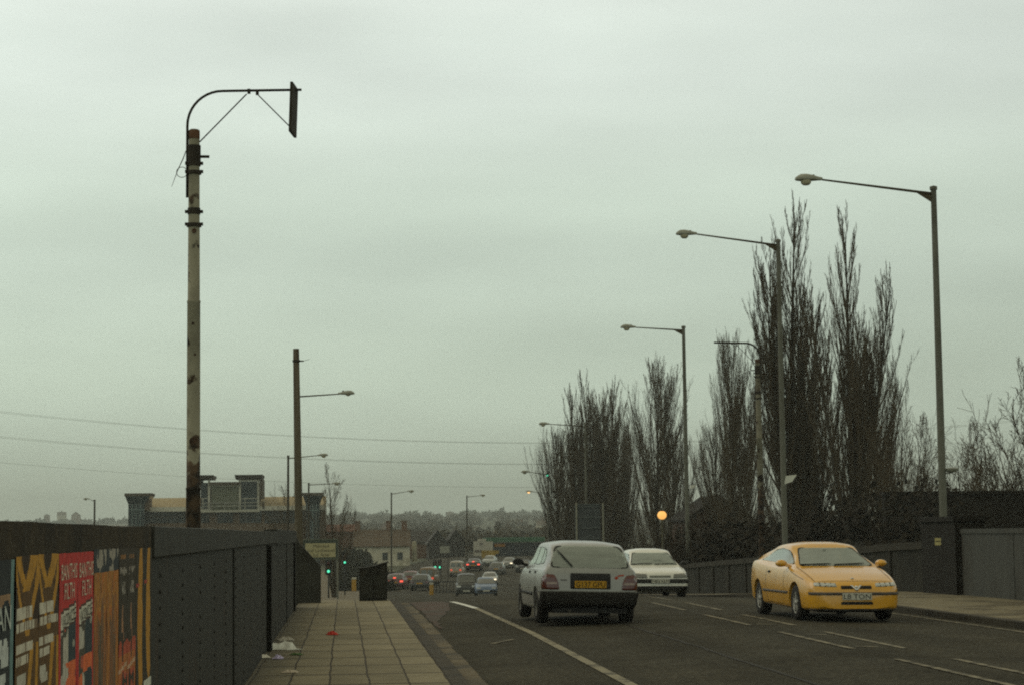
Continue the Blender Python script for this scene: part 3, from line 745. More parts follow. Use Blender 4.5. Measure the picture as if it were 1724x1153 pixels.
l9 = lamp_at(658, 829, 657, 230, 695, 826, 'thin street lamp in front of the white fronted building', 1, .1, .08, gusset=False, shaft_mat=galv_d, sc_=1.2)
l10 = lamp_at(785, 834, 784, 270, 815, 833, 'faint distant street lamp in the middle of the view', 1, .1, .08, gusset=False, shaft_mat=galv_d, sc_=1.2)
l11 = lamp_at(159, 841, 158, 230, 141, 839, 'small distant street lamp above the brown wall at far left', -1, .13, .1, gusset=False, shaft_mat=galv_d)
# small signs and fittings carried by the right-hand columns (things of their own, bolted on)
def bracket_lamp(px, py, Y, colx, label, s, tilt):
    q = P(px, py, Y); t = thing('bracket_light', label, 'light', q, (0, 0, 0), 'small lights on the lamp columns')
    a = MB(); a.tube([(colx-q.x, 0, -.12), ((colx-q.x)*.5, 0, -.13), (0, 0, -.02)], .02, 6); a.build('bracket', dark_iron, t)
    b = MB(); b.hexa([(-.17*s, -.1, -.15*s), (.06*s, -.1, -.08*s), (.06*s, .2, -.08*s), (-.17*s, .2, -.15*s)], [(-.12*s, -.1, .09*s), (.2*s, -.1, .12*s), (.2*s, .2, .12*s), (-.12*s, .2, .09*s)])
    b.build('housing', mat('pale_housing', (.55, .55, .46), rough=.5, var=.1), t, bevel=.01); return t
bracket_lamp(1329, 806, 63, P(1314, 806, 63).x, 'pale boxy light bolted to the second street lamp on the right', 1.15, 0)
bracket_lamp(1166, 819, 88, P(1154, 819, 88).x, 'dim boxy light bolted to the third street lamp on the right', .7, 0)
q = P(1602, 790, 48); t = thing('dish_light', 'pale bowl shaped light bolted to the nearest street lamp on the right', 'light', q)
b = MB(); b.tube([(P(1580, 796, 48).x-q.x, 0, -.1), (-.06, 0, -.09), (.12, 0, -.03)], .018, 6); b.build('bracket', dark_iron, t)
b = MB(); b.lathe([(.19, .03), (.17, -.02), (.1, -.06), (0, -.075)], 14); b.lathe([(.19, .03), (0, .06)], 14); b.build('bowl', lant_m, t)
q = P(1581, 911, 42.9); b = MB(); b.box(-.07, .07, -.004, .0, -.08, .08); b.box(-.055, .055, -.006, -.0041, -.005, .015, 1)
o = b.build('number_plate_sign', [mat('pale_yellow_plate', (.45, .4, .18), var=.15), dark_iron], loc=(q.x, 42.99, q.z)); tag(o, 'small pale yellow plate fixed to the dark brick pier', 'sign')

# timber pole with a separate lamp arm on its far side
q = P(501.5, 587, 62); z0 = prof(62)-.4
t = thing('utility_pole', 'brown timber pole standing at the end of the left parapet', 'pole', (P(505, 890, 62).x, 62, z0), (0, -R(.75), 0))
b = MB(); H = q.z-z0; b.lathe([(.125, 0), (.12, H*.5), (.095, H), (0, H+.01)], 14); b.build('shaft', mat('weathered_timber', (.092, .078, .05), rough=.9, scale=4, var=.35, stretch=(4, 4, .25), second=(.045, .032, .017), sscale=1.2), t)
b = MB(); b.lathe([(.105, 0), (.118, 0), (.118, .07), (.105, .07)], 12, (0, 0, H-.42)); b.box(.1, .24, -.02, .02, H-.41, H-.37); b.tube([(.2, 0, H-.4), (.42, -.05, H-.34)], .006, 4); b.build('clamp', dark_iron, t)
a = MB(); z = P(508, 667, 62).z-z0; L = P(575, 664, 62).x-P(503, 667, 62).x; a.tube([(.08, .1, z), (L, .1, z+.06)], [.024, .018], 8); a.build('arm', arm_m, t)
l_ = MB(); lantern(l_, (L-.05, .1, z+.06), 1, sc_=.75); l_.build('lantern', [lant_m, dark_iron], t)
b = MB(); b.lathe([(.08, 0), (.07, -.04), (0, -.065)], 10, (L+.27, .1, z+.05)); b.build('bowl', bowl_m, t)

# ------------------------------------------------------------------ bare winter trees
bark = mat('dark_bark', (.034, .026, .014), rough=.95, scale=5, var=.35)
twig = mat('bare_twigs', (.068, .051, .028), rough=.95, scale=3, var=.3)
def grow(mb, tw, p, d, L, r, lev, kw, rng):
    n = 6 if lev < 2 else 4
    pts = [p]; rad = [r]; st = L/n
    for i in range(n):
        up = kw['tropism'][lev]
        d = (d + Vector((rng.gauss(0, 1), rng.gauss(0, 1), rng.gauss(0, .5)))*kw['wob'][lev] + Vector((0, 0, up))).normalized()
        p = p + d*st; pts.append(p); rad.append(max(kw['rmin'], r*(1-(i+1)/n*.93)))
    (mb if lev < 1 else tw).tube(pts, rad, 7 if lev == 0 else (4 if lev == 1 else 3), cap=False, smooth=lev == 0)
    if lev >= kw['levels']: return
    cnt = kw['count'][lev]
    for k in range(cnt):
        lo = kw['start'][lev]; t = lo+(1-lo)*((k+rng.random())/cnt)**kw.get('pw', 1.0)*.97
        i = min(n-1, int(t*n)); f = t*n-i; q = pts[i].lerp(pts[i+1], f); rr = rad[i]*(1-f)+rad[i+1]*f
        ax = (pts[i+1]-pts[i]).normalized()
        ang = rng.uniform(*kw['angle'][lev]); az = rng.uniform(0, 2*PI)
        s = ax.orthogonal().normalized(); s.rotate(Matrix.Rotation(az, 3, ax))
        nd = (ax*math.cos(ang)+s*math.sin(ang)).normalized()
        if lev == 0: ln = kw['env'](t)*L*rng.uniform(.75, 1.15)
        else: ln = L*kw['ratio'][lev]*(1-.55*t)*rng.uniform(.6, 1.25)
        grow(mb, tw, q, nd, ln, max(kw['rmin'], min(rr*.5, ln*(.0105 if lev == 0 else .011))), lev+1, kw, rng)
def make_tree(name, label, cat, kw, H, r, seed, group):
    rng = random.Random(seed); tr, tw = MB(), MB()
    for d0, f in kw.get('stems', [(Vector((0, 0, 1)), 1)]):
        grow(tr, tw, Vector((0, 0, 0)), d0.normalized(), H*f, r*f, 0, kw, rng)
    t = thing(name, label, cat, group=group)
    tr.build('trunk', bark, t); tw.build('crown', twig, t); return t
POP = dict(levels=3, tropism=(.1, .20, .22, .20), wob=(.02, .03, .055, .08), rmin=.0075, count=(84, 13, 7), start=(.03, .08, .06), angle=((R(20), R(42)), (R(9), R(24)), (R(10), R(28))),
           ratio=(0, .36, .50), env=lambda t: .42*(1-t)**.7*(.6+.9*min(1, t*3))+.07, pw=.85)
def stems(n, sp, seed, f=.85):
    rng = random.Random(seed); s = [(Vector((0, 0, 1)), 1)]
    for k in range(n): a = 2*PI*k/n+rng.random(); s.append((Vector((math.cos(a)*sp, math.sin(a)*sp, 1)), f*rng.uniform(.8, 1.05)))
    return s
POP_OPEN = dict(POP, count=(48, 12, 6), stems=stems(4, .2, 3), angle=((R(16), R(38)), (R(9), R(24)), (R(10), R(26))), env=lambda t: .34*(1-t)**.7+.07)
POP_BIG = dict(POP, count=(56, 13, 7), stems=stems(4, .15, 9, .88), env=lambda t: .33*(1-t)**.7+.07)
SPREAD = dict(levels=3, tropism=(.05, .09, .06, .04), wob=(.05, .09, .13, .16), rmin=.010, count=(13, 8, 5), start=(.2, .2, .15), angle=((R(20), R(45)), (R(20), R(45)), (R(20), R(50))),
              ratio=(0, .5, .5), env=lambda t: .7*(1-t)**.6+.08, stems=stems(4, .42, 4))
SHRUB = dict(levels=2, tropism=(.05, .05, .05), wob=(.06, .1, .15), rmin=.010, count=(16, 8), start=(.1, .15), angle=((R(15), R(45)), (R(20), R(50))), ratio=(0, .4), env=lambda t: .5*(1-t)**.6+.1, stems=stems(9, .42, 5, .9))
GT = 'bare poplars beyond the right parapet'
protoA = make_tree('poplar_tree', 'x', 'tree', POP, 20, .26, 1, GT)
protoB = make_tree('poplar_tree', 'x', 'tree', POP, 20, .26, 2, GT)
protoC = make_tree('poplar_tree', 'x', 'tree', POP_BIG, 20, .30, 3, GT)
protoD = make_tree('poplar_tree', 'x', 'tree', POP_OPEN, 20, .27, 4, GT)
used = set()
def put_tree(proto, px, py_top, Y, label, wide=1.0, rz=0.0, zbase=None, H0=20.0, group=None, lean=0):
    top = P(px, py_top, Y); zb = (prof(Y)-.6 if Y > 120 else -1.8) if zbase is None else zbase
    if proto.name in used: o = copy_tree(proto)
    else: o = proto; used.add(proto.name)
    k = (top.z-zb)/H0
    o.location = (top.x, Y, zb); o.scale = (k*wide, k*wide, k); o.rotation_euler = (0, lean, rz)
    o['label'] = label
    if group: o['group'] = group
    return o
put_tree(protoC, 1322, 366, 108, 'tallest bare poplar, behind the second street lamp on the right', .86, .3)
put_tree(protoC, 1362, 565, 118, 'bare poplar filling the gap between the two tallest poplars', .85, 2.2)
put_tree(protoD, 1424, 388, 104, 'tall open crowned poplar with several upright stems above the yellow car', .86, 1.1)
put_tree(protoB, 1474, 600, 110, 'shorter bare poplar on the right flank of the open crowned one', 1.1, 4.1)
put_tree(protoA, 1230, 603, 140, 'slim bare poplar behind the old tram pole', .75, 2.0)
put_tree(protoB, 1252, 690, 146, 'bare poplar close behind the tram pole, between slim and tallest ones', 1.0, 5.0)
put_tree(protoA, 1204, 740, 150, 'small bare poplar over the dark roofed brick house', 1.0, 3.3)
put_tree(protoB, 1098, 642, 165, 'single bare poplar above the lit beacon', 1.05, .7)
put_tree(protoA, 1132, 745, 170, 'small bare poplar beside the third street lamp', 1.0, 1.9)
put_tree(protoD, 990, 648, 190, 'tallest poplar of the left clump, behind the thin street lamp', .85, 2.6)
put_tree(protoC, 1030, 655, 195, 'bare poplar at the right end of the left clump', .8, .9)
put_tree(protoC, 965, 668, 185, 'bare poplar left of the tallest in the left clump', .8, 3.9)
put_tree(protoB, 1008, 690, 186, 'bushy poplar in the middle of the left clump', 1.1, 5.5)
put_tree(protoA, 938, 745, 196, 'lowest bare poplar at the left end of the left clump', .95, 4.4)
put_tree(protoA, 1054, 730, 200, 'thin bare poplar standing in the gap right of the left clump', .6, 1.4)
spr = make_tree('bare_tree', 'x', 'tree', SPREAD, 10, .16, 8, 'bare spreading trees')
spr2 = make_tree('bare_tree', 'x', 'tree', SPREAD, 10, .16, 18, 'bare spreading trees')
put_tree(spr, 1752, 650, 84, 'spreading bare tree cut by the right edge of the view', .95, .5, -2.5, 10)
put_tree(spr2, 1652, 745, 88, 'low twiggy tree behind the dark building, right of the nearest lamp', .9, 1.9, -2.5, 10)
spr3 = make_tree('bare_tree', 'x', 'tree', dict(SPREAD, tropism=(.12, .13, .08, .05), stems=stems(3, .25, 12), count=(9, 7, 4), env=lambda t: .5*(1-t)**.6+.08), 10, .17, 28, 'bare spreading trees')
put_tree(spr3, 562, 795, 160, 'bare tree behind the direction sign on the left', .8, 2.4, None, 10)
put_tree(spr2, 488, 838, 185, 'thin bare tree just left of the timber pole', .6, 3.4, None, 10)
put_tree(spr2, 1545, 738, 92, 'low twiggy tree to the left of the nearest street lamp', .75, 5.1, -2.5, 10)
put_tree(spr, 1505, 690, 98, 'slender bare tree at the right foot of the poplars', .5, 4.0, -2.5, 10)
put_tree(spr2, 1610, 775, 95, 'smallest twiggy tree behind the nearest street lamp', .9, .3, -2.5, 10)
# undergrowth and scrub beneath the poplars: a thicket nobody could count
random.seed(17); b = MB()
def thicket(n, pf, h0, h1):
    for _ in range(n):
        x, y, z = pf(); h = random.uniform(h0, h1); p = Vector((x, y, z)); pts = [p]; d = Vector((random.gauss(0, .25), random.gauss(0, .25), 1)).normalized()
        for k in range(3):
            d = (d+Vector((random.gauss(0, .2), random.gauss(0, .2), .05))).normalized(); pts.append(pts[-1]+d*h/3)
        b.tube(pts, [.03, .022, .016, .008], 3, cap=False)
        for k in (1, 2):
            for s in range(3):
                e_ = Vector((random.gauss(0, 1), random.gauss(0, 1), random.uniform(.2, 1.2))).normalized()*h*.32
                b.tube([pts[k], pts[k]+e_*.5, pts[k]+e_+Vector((0, 0, .15))], [.014, .01, .006], 3, cap=False)
def pf1():
    y = random.uniform(84, 150); f = random.uniform(.165, .285); return (f*y+random.gauss(0, .5), y, prof(y)-2.2)
thicket(4200, pf1, 2.8, 6.2)
def pf2():
    y = random.uniform(150, 230); f = random.uniform(.105, .19); return (f*y, y, prof(y)-.6)
thicket(2200, pf2, 2.4, 5.5)
tag(b.build('undergrowth', mat('scrub_twigs', (.03, .022, .011), var=.4, scale=1.5)), kind='stuff')
# ------------------------------------------------------------------ buildings
tan = mat('tan_roof', (.32, .255, .135), scale=.4, var=.15, stretch=(6, 1, 1)); brickp = mat('pale_brick', (.13, .09, .055), scale=.8, var=.2)
white = mat('white_fascia', (.5, .48, .38), var=.1, scale=1); dglass = mat('dark_blue_glass', (.012, .02, .022), rough=.2, var=.3, scale=.5, spec=.25)
brownc = mat('brown_cornice', (.07, .055, .035), scale=1, var=.2); lattice = mat('green_lattice', (.105, .115, .075), scale=4, var=.35)
Y = 300
org = P(380, 860, Y)
t = thing('office_building', 'pale roofed building with flared glass towers seen over the left parapet', 'building', (org.x, Y, prof(300)-3))
def rel(o): o.location = -Vector(t.location); return o
b = MB(); pbox(b, 238, 858, 548, 962, Y+1.2, 14); rel(b.build('wall', brickp, t))
for (x0, x1) in ((246, 312), (330, 352), (366, 392), (404, 440), (446, 512)):
    b = MB(); pbox(b, x0, 860, x1, 879, Y+1.05, .12); w = rel(b.build('window', dglass, t))
    m_ = MB(); 
    k = x0+8
    while k < x1-2: pbox(m_, k, 860, k+.8, 879, Y+.98, .065); k += 9
    pbox(m_, x0, 869, x1, 869.7, Y+.985, .06)
    o = m_.build('mullions', brownc, w)
b = MB(); a0, a1 = P(231, 857, Y), P(548, 857, Y); c0, c1 = P(248, 836, Y), P(548, 836, Y)
b.prism([(Y, a0.z), (Y+9, c0.z), (Y+18, a0.z)], 'x', c0.x, a1.x)
b.add([(a0.x, Y, a0.z), (c0.x, Y, a0.z), (c0.x, Y+9, c0.z), (c0.x, Y+18, a0.z), (a0.x, Y+18, a0.z)], [(0, 1, 2), (0, 2, 3, 4), (0, 4, 3, 1)])
rel(b.build('roof', tan, t))
b = MB(); pbox(b, 229, 853.5, 549, 857.3, Y-.4, .38); rel(b.build('fascia', white, t))
def flared(name, x0, x1, xt0, xt1, ytop, yneck, ybot, Yf, depth):
    A, B_ = P(x0, yneck, Yf), P(x1, yneck, Yf); T0, T1 = P(xt0, ytop, Yf), P(xt1, ytop, Yf); z_b = P(x0, ybot, Yf).z; e_ = (B_.x-A.x)*.13
    b = MB(); b.box(A.x, B_.x, Yf, Yf+depth, z_b, A.z); tw = rel(b.build(name, dglass, t))
    b = MB(); b.hexa([(A.x-.02, Yf-.02, A.z+.01), (B_.x+.02, Yf-.02, A.z+.01), (B_.x+.02, Yf+depth, A.z+.01), (A.x-.02, Yf+depth, A.z+.01)], [(T0.x, Yf-e_, T0.z-.25), (T1.x, Yf-e_, T0.z-.25), (T1.x, Yf+depth+e_, T0.z-.25), (T0.x, Yf+depth+e_, T0.z-.25)])
    b.build('flare', dglass, tw)
    b = MB(); b.box(T0.x-.1, T1.x+.1, Yf-e_-.1, Yf+depth+e_, T0.z-.24, T0.z+.18); b.build('cornice', brownc, tw)
    b = MB()
    for k in range(1, 4):
        xx = A.x+(B_.x-A.x)*k/4; b.box(xx-.06, xx+.06, Yf-.06, Yf-.001, z_b, A.z)
    b.box(A.x, B_.x, Yf-.08, Yf-.061, A.z-.9, A.z-.75); b.build('mullions', mat('teal_frame', (.10, .14, .13)), tw)
    return tw
flared('tower', 216, 243, 211, 254, 832, 848, 962, Y-3, 5)
b = MB(); q0, q1 = P(243.4, 838, Y-2.6), P(251, 858, Y-2.6); b.box(q0.x, q1.x, Y-2.4, Y+2, q1.z, q0.z); rel(b.build('tower_side', brickp, t))
flared('tower', 515, 538, 510, 543, 831, 849, 962, Y-3, 5)
# central pavilion
b = MB(); pbox(b, 338, 812, 436, 862, Y-.3, 8); rel(b.build('pavilion_core', brownc, t))
b = MB(); pbox(b, 356, 818.5, 401.5, 858, Y-.55, .22)
lt = rel(b.build('lattice_screen', lattice, t))
b = MB()
for k in range(14): pbox(b, 356+3.4*k, 818.6, 356.7+3.4*k, 858, Y-.62, .05)
for k in range(11): pbox(b, 356, 821+3.6*k, 401.5, 821.5+3.6*k, Y-.60, .04)
b.build('lattice_bars', mat('lattice_bar', (.17, .175, .12)), lt)
for (x0, x1, y0) in ((339, 349, 812), (406, 432.5, 810)):
    b = MB(); pbox(b, x0, y0, x1, 856, Y-.5, .18); w = rel(b.build('window', dglass, t)); m_ = MB()
    pbox(m_, x0, 838, x1, 838.7, Y-.56, .05); pbox(m_, x0+(6 if x1 > 400 else 2), 838, x0+(7 if x1 > 400 else 3), 856, Y-.57, .05); m_.build('mullions', white, w)
b = MB()
for x in (350, 402, 433): pbox(b, x, 806, x+3.6, 860, Y-.8, .28)
pbox(b, 353.7, 815, 401.9, 818.3, Y-.78, .24); pbox(b, 405.7, 807, 432.9, 809.5, Y-.78, .24); pbox(b, 338, 858.5, 437, 860.8, Y-.82, .3)
rel(b.build('white_frame', mat('frame_grey', (.38, .37, .29)), t))
b = MB(); pbox(b, 352, 811, 404, 815.3, Y-1.4, 1.05)
def flare_box(x0, x1, y0, y1, dx0, dx1, d0):
    A, B_ = P(x0, y1, Y), P(x1, y1, Y); T0, T1 = P(x0-dx0, y0, Y), P(x1+dx1, y0, Y)
    b.hexa([(A.x, Y-1.2, A.z), (B_.x, Y-1.2, A.z), (B_.x, Y+6, A.z), (A.x, Y+6, A.z)], [(T0.x, Y-2.2, T0.z), (T1.x, Y-2.2, T0.z), (T1.x, Y+7, T0.z), (T0.x, Y+7, T0.z)])
flare_box(338, 359, 800, 806.5, 2, 1, 0); flare_box(397, 441, 799.5, 806, 1, 2, 0)
pbox(b, 437, 806.2, 443, 838, Y-1.1, 6); pbox(b, 334, 804, 337.8, 818, Y-1.1, 6)
rel(b.build('cornice', brownc, t))
b = MB()
for x in (356, 378, 401): pbox(b, x, 846, x+.6, 858.2, Y-1.2, .1)
pbox(b, 340, 845.4, 434, 846, Y-1.25, .08); pbox(b, 340, 851, 434, 851.4, Y-1.25, .08); rel(b.build('railing', mat('rail_grey', (.22, .22, .18)), t))
b = MB(); q = P(443.5, 850, Y-1); b.lathe([(0, -.55), (.16, -.45), (.2, 0), (.14, .5), (0, .6)], 8, q); rel(b.build('hanging_lamp', brownc, t))
t2 = t

# generic houses --------------------------------------------------------
roofbr = mat('brown_tiles', (.085, .062, .038), scale=2, var=.3); roofred = mat('red_tiles', (.17, .085, .055), scale=2, var=.3); slate = mat('slate_tiles', (.035, .03, .024), scale=2, var=.3)
render_w = mat('white_render', (.46, .43, .32), scale=.5, var=.15, second=(.3, .27, .18), sscale=.3); brick = mat('red_brick', (.13, .075, .045), scale=1, var=.3); win = mat('house_glass', (.04, .045, .04), rough=.15)
def house(name, label, x0, x1, Yf, dep, z0, zeave, zridge, wm, rm, gable='x', windows=(), chimneys=(), cat='house', group=None):
    """ridge runs along x ('x') or faces the viewer with a gable ('y')"""
    t = thing(name, label, cat, ((x0+x1)/2, Yf, z0), group=group); ox = (x0+x1)/2; w = (x1-x0)/2; he, hr = zeave-z0, zridge-z0
    b = MB(); b.box(-w, w, 0, dep, -1, he)
    if gable == 'y': b.prism([(-w, he+.002), (w, he+.002), (0, hr-.12)], 'y', .02, dep-.02)
    else: b.prism([(.02, he+.002), (dep-.02, he+.002), (dep/2, hr-.12)], 'x', -w+.02, w-.02)
    b.build('wall', wm, t)
    b = MB(); th = .14
    if gable == 'x':
        for y0, y1 in ((-.35, dep/2), (dep+.35, dep/2)):
            b.hexa([(-w-.2, y0, he-.15), (w+.2, y0, he-.15), (w+.2, y1, hr), (-w-.2, y1, hr)], [(-w-.2, y0, he-.15+th), (w+.2, y0, he-.15+th), (w+.2, y1, hr+th), (-w-.2, y1, hr+th)])
    else:
        for xa in (-w-.35, w+.35):
            b.hexa([(xa, -.3, he-.2), (0, -.3, hr), (0, dep+.2, hr), (xa, dep+.2, he-.2)], [(xa, -.3, he-.2+th), (0, -.3, hr+th), (0, dep+.2, hr+th), (xa, dep+.2, he-.2+th)])
    rf = b.build('roof', rm, t)
    for cx in chimneys:
        b = MB(); b.box(cx-.4, cx+.4, dep/2-.4, dep/2+.4, hr-.5, hr+1.3); b.box(-.46+cx, cx+.46, dep/2-.46, dep/2+.46, hr+1.3, hr+1.45); b.build('chimney', brick, rf)
    for (wx, wz, ww, wh) in windows:
        b = MB(); b.box(wx-ww/2, wx+ww/2, -.05, .03, wz-wh/2, wz+wh/2); f_ = b.build('window', render_w, t)
        b = MB(); b.box(wx-ww/2+.1, wx+ww/2-.1, -.07, -.052, wz-wh/2+.1, wz+wh/2-.1); b.build('pane', win, f_)
    return t
def px_house(name, label, px0, px1, Yf, py_ridge, py_eave, py_base, dep, wm, rm, **k):
    a, c = P(px0, py_eave, Yf), P(px1, py_eave, Yf)
    return house(name, label, a.x, c.x, Yf, dep, P(px0, py_base, Yf).z, a.z, P(px0, py_ridge, Yf+(dep/2 if k.get('gable', 'x') == 'x' else 0)).z, wm, rm, **k)
px_house('white_building', 'white fronted terrace with a brown roof beyond the junction', 597, 690, 290, 893, 919, 955, 9, render_w, roofbr, chimneys=(-3.6, 3.4, 1.1), windows=((-2.4, 1.6, 1.0, 1.3), (.4, 1.6, 1.0, 1.3), (2.6, 1.6, 1.0, 1.3)))
px_house('brick_house', 'red roofed brick house behind the direction sign', 540, 602, 310, 884, 894, 940, 8, brick, roofred, windows=((0, 1.5, 1, 1.2),))
px_house('brick_house', 'dark gabled house left of the white sign, beyond the green signals', 722, 752, 330, 893, 915, 960, 10, slate, slate, gable='y')
px_house('brick_house', 'dark gabled house right of the white sign, beyond the green signals', 752, 783, 335, 892, 916, 960, 10, slate, slate, gable='y')
px_house('brick_house', 'brick house with a dark roof half hidden below the slim poplar', 1160, 1262, 152, 836, 872, 960, 8, mat('dim_brick', (.05, .027, .015), scale=1, var=.3), mat('dark_slate', (.014, .011, .008)), gable='y')
Y = 74; a_, c_ = P(1490, 828, Y), P(1800, 828, Y)
t = thing('brick_wall', 'long dark high wall behind the right parapet, below the twiggy trees', 'wall', (a_.x, Y, -4))
b = MB(); b.box(0, c_.x-a_.x, 0, .5, 0, 6.75); b.build('wall_face', mat('sooty_brick', (.012, .009, .005), scale=.7, var=.4), t)
b = MB(); b.box(-.05, c_.x-a_.x+.05, -.06, .56, 6.752, 6.88); b.build('coping', mat('sooty_coping', (.012, .009, .005)), t)
px_house('brick_house', 'low dark row of roofs behind the pale concrete post', 686, 722, 345, 893, 912, 955, 8, brick, slate)
# filling station canopy / shop with green fascia
Y = 330
t = thing('shop_building', 'long dark shop front with a green roof edge beyond the traffic', 'building', (P(860, 940, Y).x, Y, prof(Y)))
b = MB(); pbox(b, 828, 912, 916, 960, Y, 8); o = b.build('wall', mat('navy_cladding', (.018, .022, .026), var=.3, scale=.5), t); o.location = -Vector(t.location)
b = MB(); pbox(b, 818, 904.5, 918, 910.6, Y-.8, 9); o = b.build('roof', mat('green_fascia', (.035, .10, .05), var=.2, scale=.5), t); o.location = -Vector(t.location)
b = MB(); pbox(b, 828, 910.8, 914, 911.9, Y-.6, .55); o = b.build('light_strip', mat('pale_strip', (.33, .36, .28)), t); o.location = -Vector(t.location)
b = MB(); pbox(b, 832, 914.5, 850.5, 919.5, Y-.2, .18); o = b.build('orange_sign', mat('orange_sign', (.26, .12, .025), var=.5, scale=2), t); o.location = -Vector(t.location)
Y = 318
t = thing('billboard', 'white billboard with a stepped top left of the green edged shop', 'billboard', (P(813, 950, Y).x, Y, prof(Y)))
b = MB(); pbox(b, 797, 911, 830, 935, Y, .25); pbox(b, 804, 906.5, 818.5, 910.95, Y, .25); o = b.build('panel', mat('poster_white_faded', (.36, .34, .27), var=.15, scale=.6), t); o.location = -Vector(t.location)
b = MB(); pbox(b, 799.5, 925, 812, 929, Y-.05, .045); pbox(b, 808, 913, 813, 917, Y-.05, .045); o = b.build('print', mat('print_grey', (.12, .10, .08)), t); o.location = -Vector(t.location)
b = MB(); pbox(b, 800, 935.2, 801.5, 962, Y+.02, .2); pbox(b, 825, 935.2, 826.5, 962, Y+.02, .2); o = b.build('legs', dark_iron, t); o.location = -Vector(t.location)
Y = 312; b = MB(); pbox(b, 811, 926, 834, 938.5, Y, .3); pbox(b, 833.9, 926, 840, 931.5, Y+.02, .25); pbox(b, 815, 938.5, 817, 965, Y+.05, .15); pbox(b, 830, 938.5, 832, 965, Y+.05, .15)
o = b.build('yellow_sign', mat('yellow_board', (.28, .18, .02), var=.3, scale=1)); tag(o, 'yellow board in front of the white billboard', 'sign')

# ------------------------------------------------------------------ distant ridge: wood, houses, white roofed hall
def clump(mb, x, y, z, r, h, rng, n=26, k_=.4):
    for _ in range(n):
        a = rng.uniform(0, 2*PI); e_ = rng.uniform(-.1, 1); rr = r*math.sqrt(max(0, 1-e_*e_*.8))*rng.uniform(.5, 1)
        c = Vector((x+rr*math.cos(a), y+rr*math.sin(a)*.8, z+h*(.35+.6*e_)*rng.uniform(.7, 1.1))); s = r*rng.uniform(.6, 1.35)*k_
        p = [c+Vector((rng.gauss(0, s), rng.gauss(0, s*.5), rng.gauss(0, s))) for _ in range(4)]
        mb.add(p, [(0, 1, 2), (0, 2, 3), (0, 3, 1)])
rng = random.Random(31); b = MB()
for k in range(700):
    y = rng.uniform(1900, 2600); x = rng.uniform(-.2, .32)*y; h = rng.uniform(4.5, 9); clump(b, x, y, zground(x, y)-1, h*.9, h*.85, rng, 60, .16)
tag(b.build('far_wood', mat('far_woodland', (.045, .05, .03), var=.5, scale=.02)), kind='stuff')
b = MB()
for k in range(620):
    y = rng.uniform(430, 1700); f = rng.uniform(-.03, .3)
    x = f*y; h = rng.uniform(3, 6.5); clump(b, x, y, zground(x, y)-.6, h*.8, h, rng, 48, .17)
for k in range(260):
    y = rng.uniform(330, 1500); x = rng.uniform(-.3, -.06)*y; h = rng.uniform(2, 4.2); clump(b, x, y, zground(x, y)-1, h*.8, h, rng, 48, .17)
for k in range(60):
    y = rng.uniform(360, 420); x = rng.uniform(-.02, .11)*y; h = rng.uniform(3, 5); clump(b, x, y, zground(x, y)-.3, h*.6, h, rng, 70, .15)
tag(b.build('valley_scrub', mat('valley_scrub', (.062, .05, .028), var=.5, scale=.03)), kind='stuff')
spots = [(74, 868, 82), (96, 867, 110), (120, 867, 134), (600, 872, 614), (690, 882, 706), (752, 866, 764), (776, 865, 786), (800, 867, 812), (830, 878, 846), (870, 886, 890), (640, 886, 660), (905, 884, 925), (715, 890, 728), (850, 893, 866)]
lab = ['far house over the brown wall, left of three', 'far house over the brown wall, middle of three with widest roof', 'far house over the brown wall, right of three nearest the little lamp', 'far pale house at the left foot of the ridge', 'far house on the slope under the white hall',
       'far ridge house close to the right of the white hall', 'far ridge house left of the faint distant lamp', 'far ridge house right of the faint distant lamp', 'far pale house in the middle of the scrub slope', 'far pale house left of the poplars', 'far house behind the thin lamp by the white terrace', 'far house at the foot of the left poplar', 'far house low over the dark gables', 'far house just over the green roof edge']
for k, (a, yb, c) in enumerate(spots):
    Y = 2050 if yb < 873 else (1500 if yb < 884 else 900)
    A, B_ = P(a, yb, Y), P(c, yb, Y); zg = min(zground(A.x, Y)-1, A.z-1)
    hh = (c-a)*Y/FPX
    house('far_house', lab[k], A.x, B_.x, Y, 9, zg, A.z+.2, A.z+min(4.5, hh*.4), render_w if k % 2 else brick, roofbr if k % 3 else slate, gable='x' if k % 2 else 'y', group='houses on the far slope',
          windows=((0, max(1.5, A.z-zg-1.5), 1.4, 1.3),), chimneys=(0,) if k % 2 else ())
A, B_ = P(725, 873, 2000), P(746, 873, 2000)
t = thing('white_hall', 'white roofed hall standing out on the far ridge', 'building', ((A.x+B_.x)/2, 2000, A.z-8)); w = (B_.x-A.x)/2
b = MB(); b.box(-w, w, 0, 20, -6, 8); b.build('wall', render_w, t)
b = MB(); b.prism([(-w-.5, 8.05), (w+.5, 8.05), (w*.5, 13), (-w*.3, 12.4)], 'y', -.5, 20); b.build('roof', mat('white_sheet_roof', (.75, .75, .66), var=.05), t)

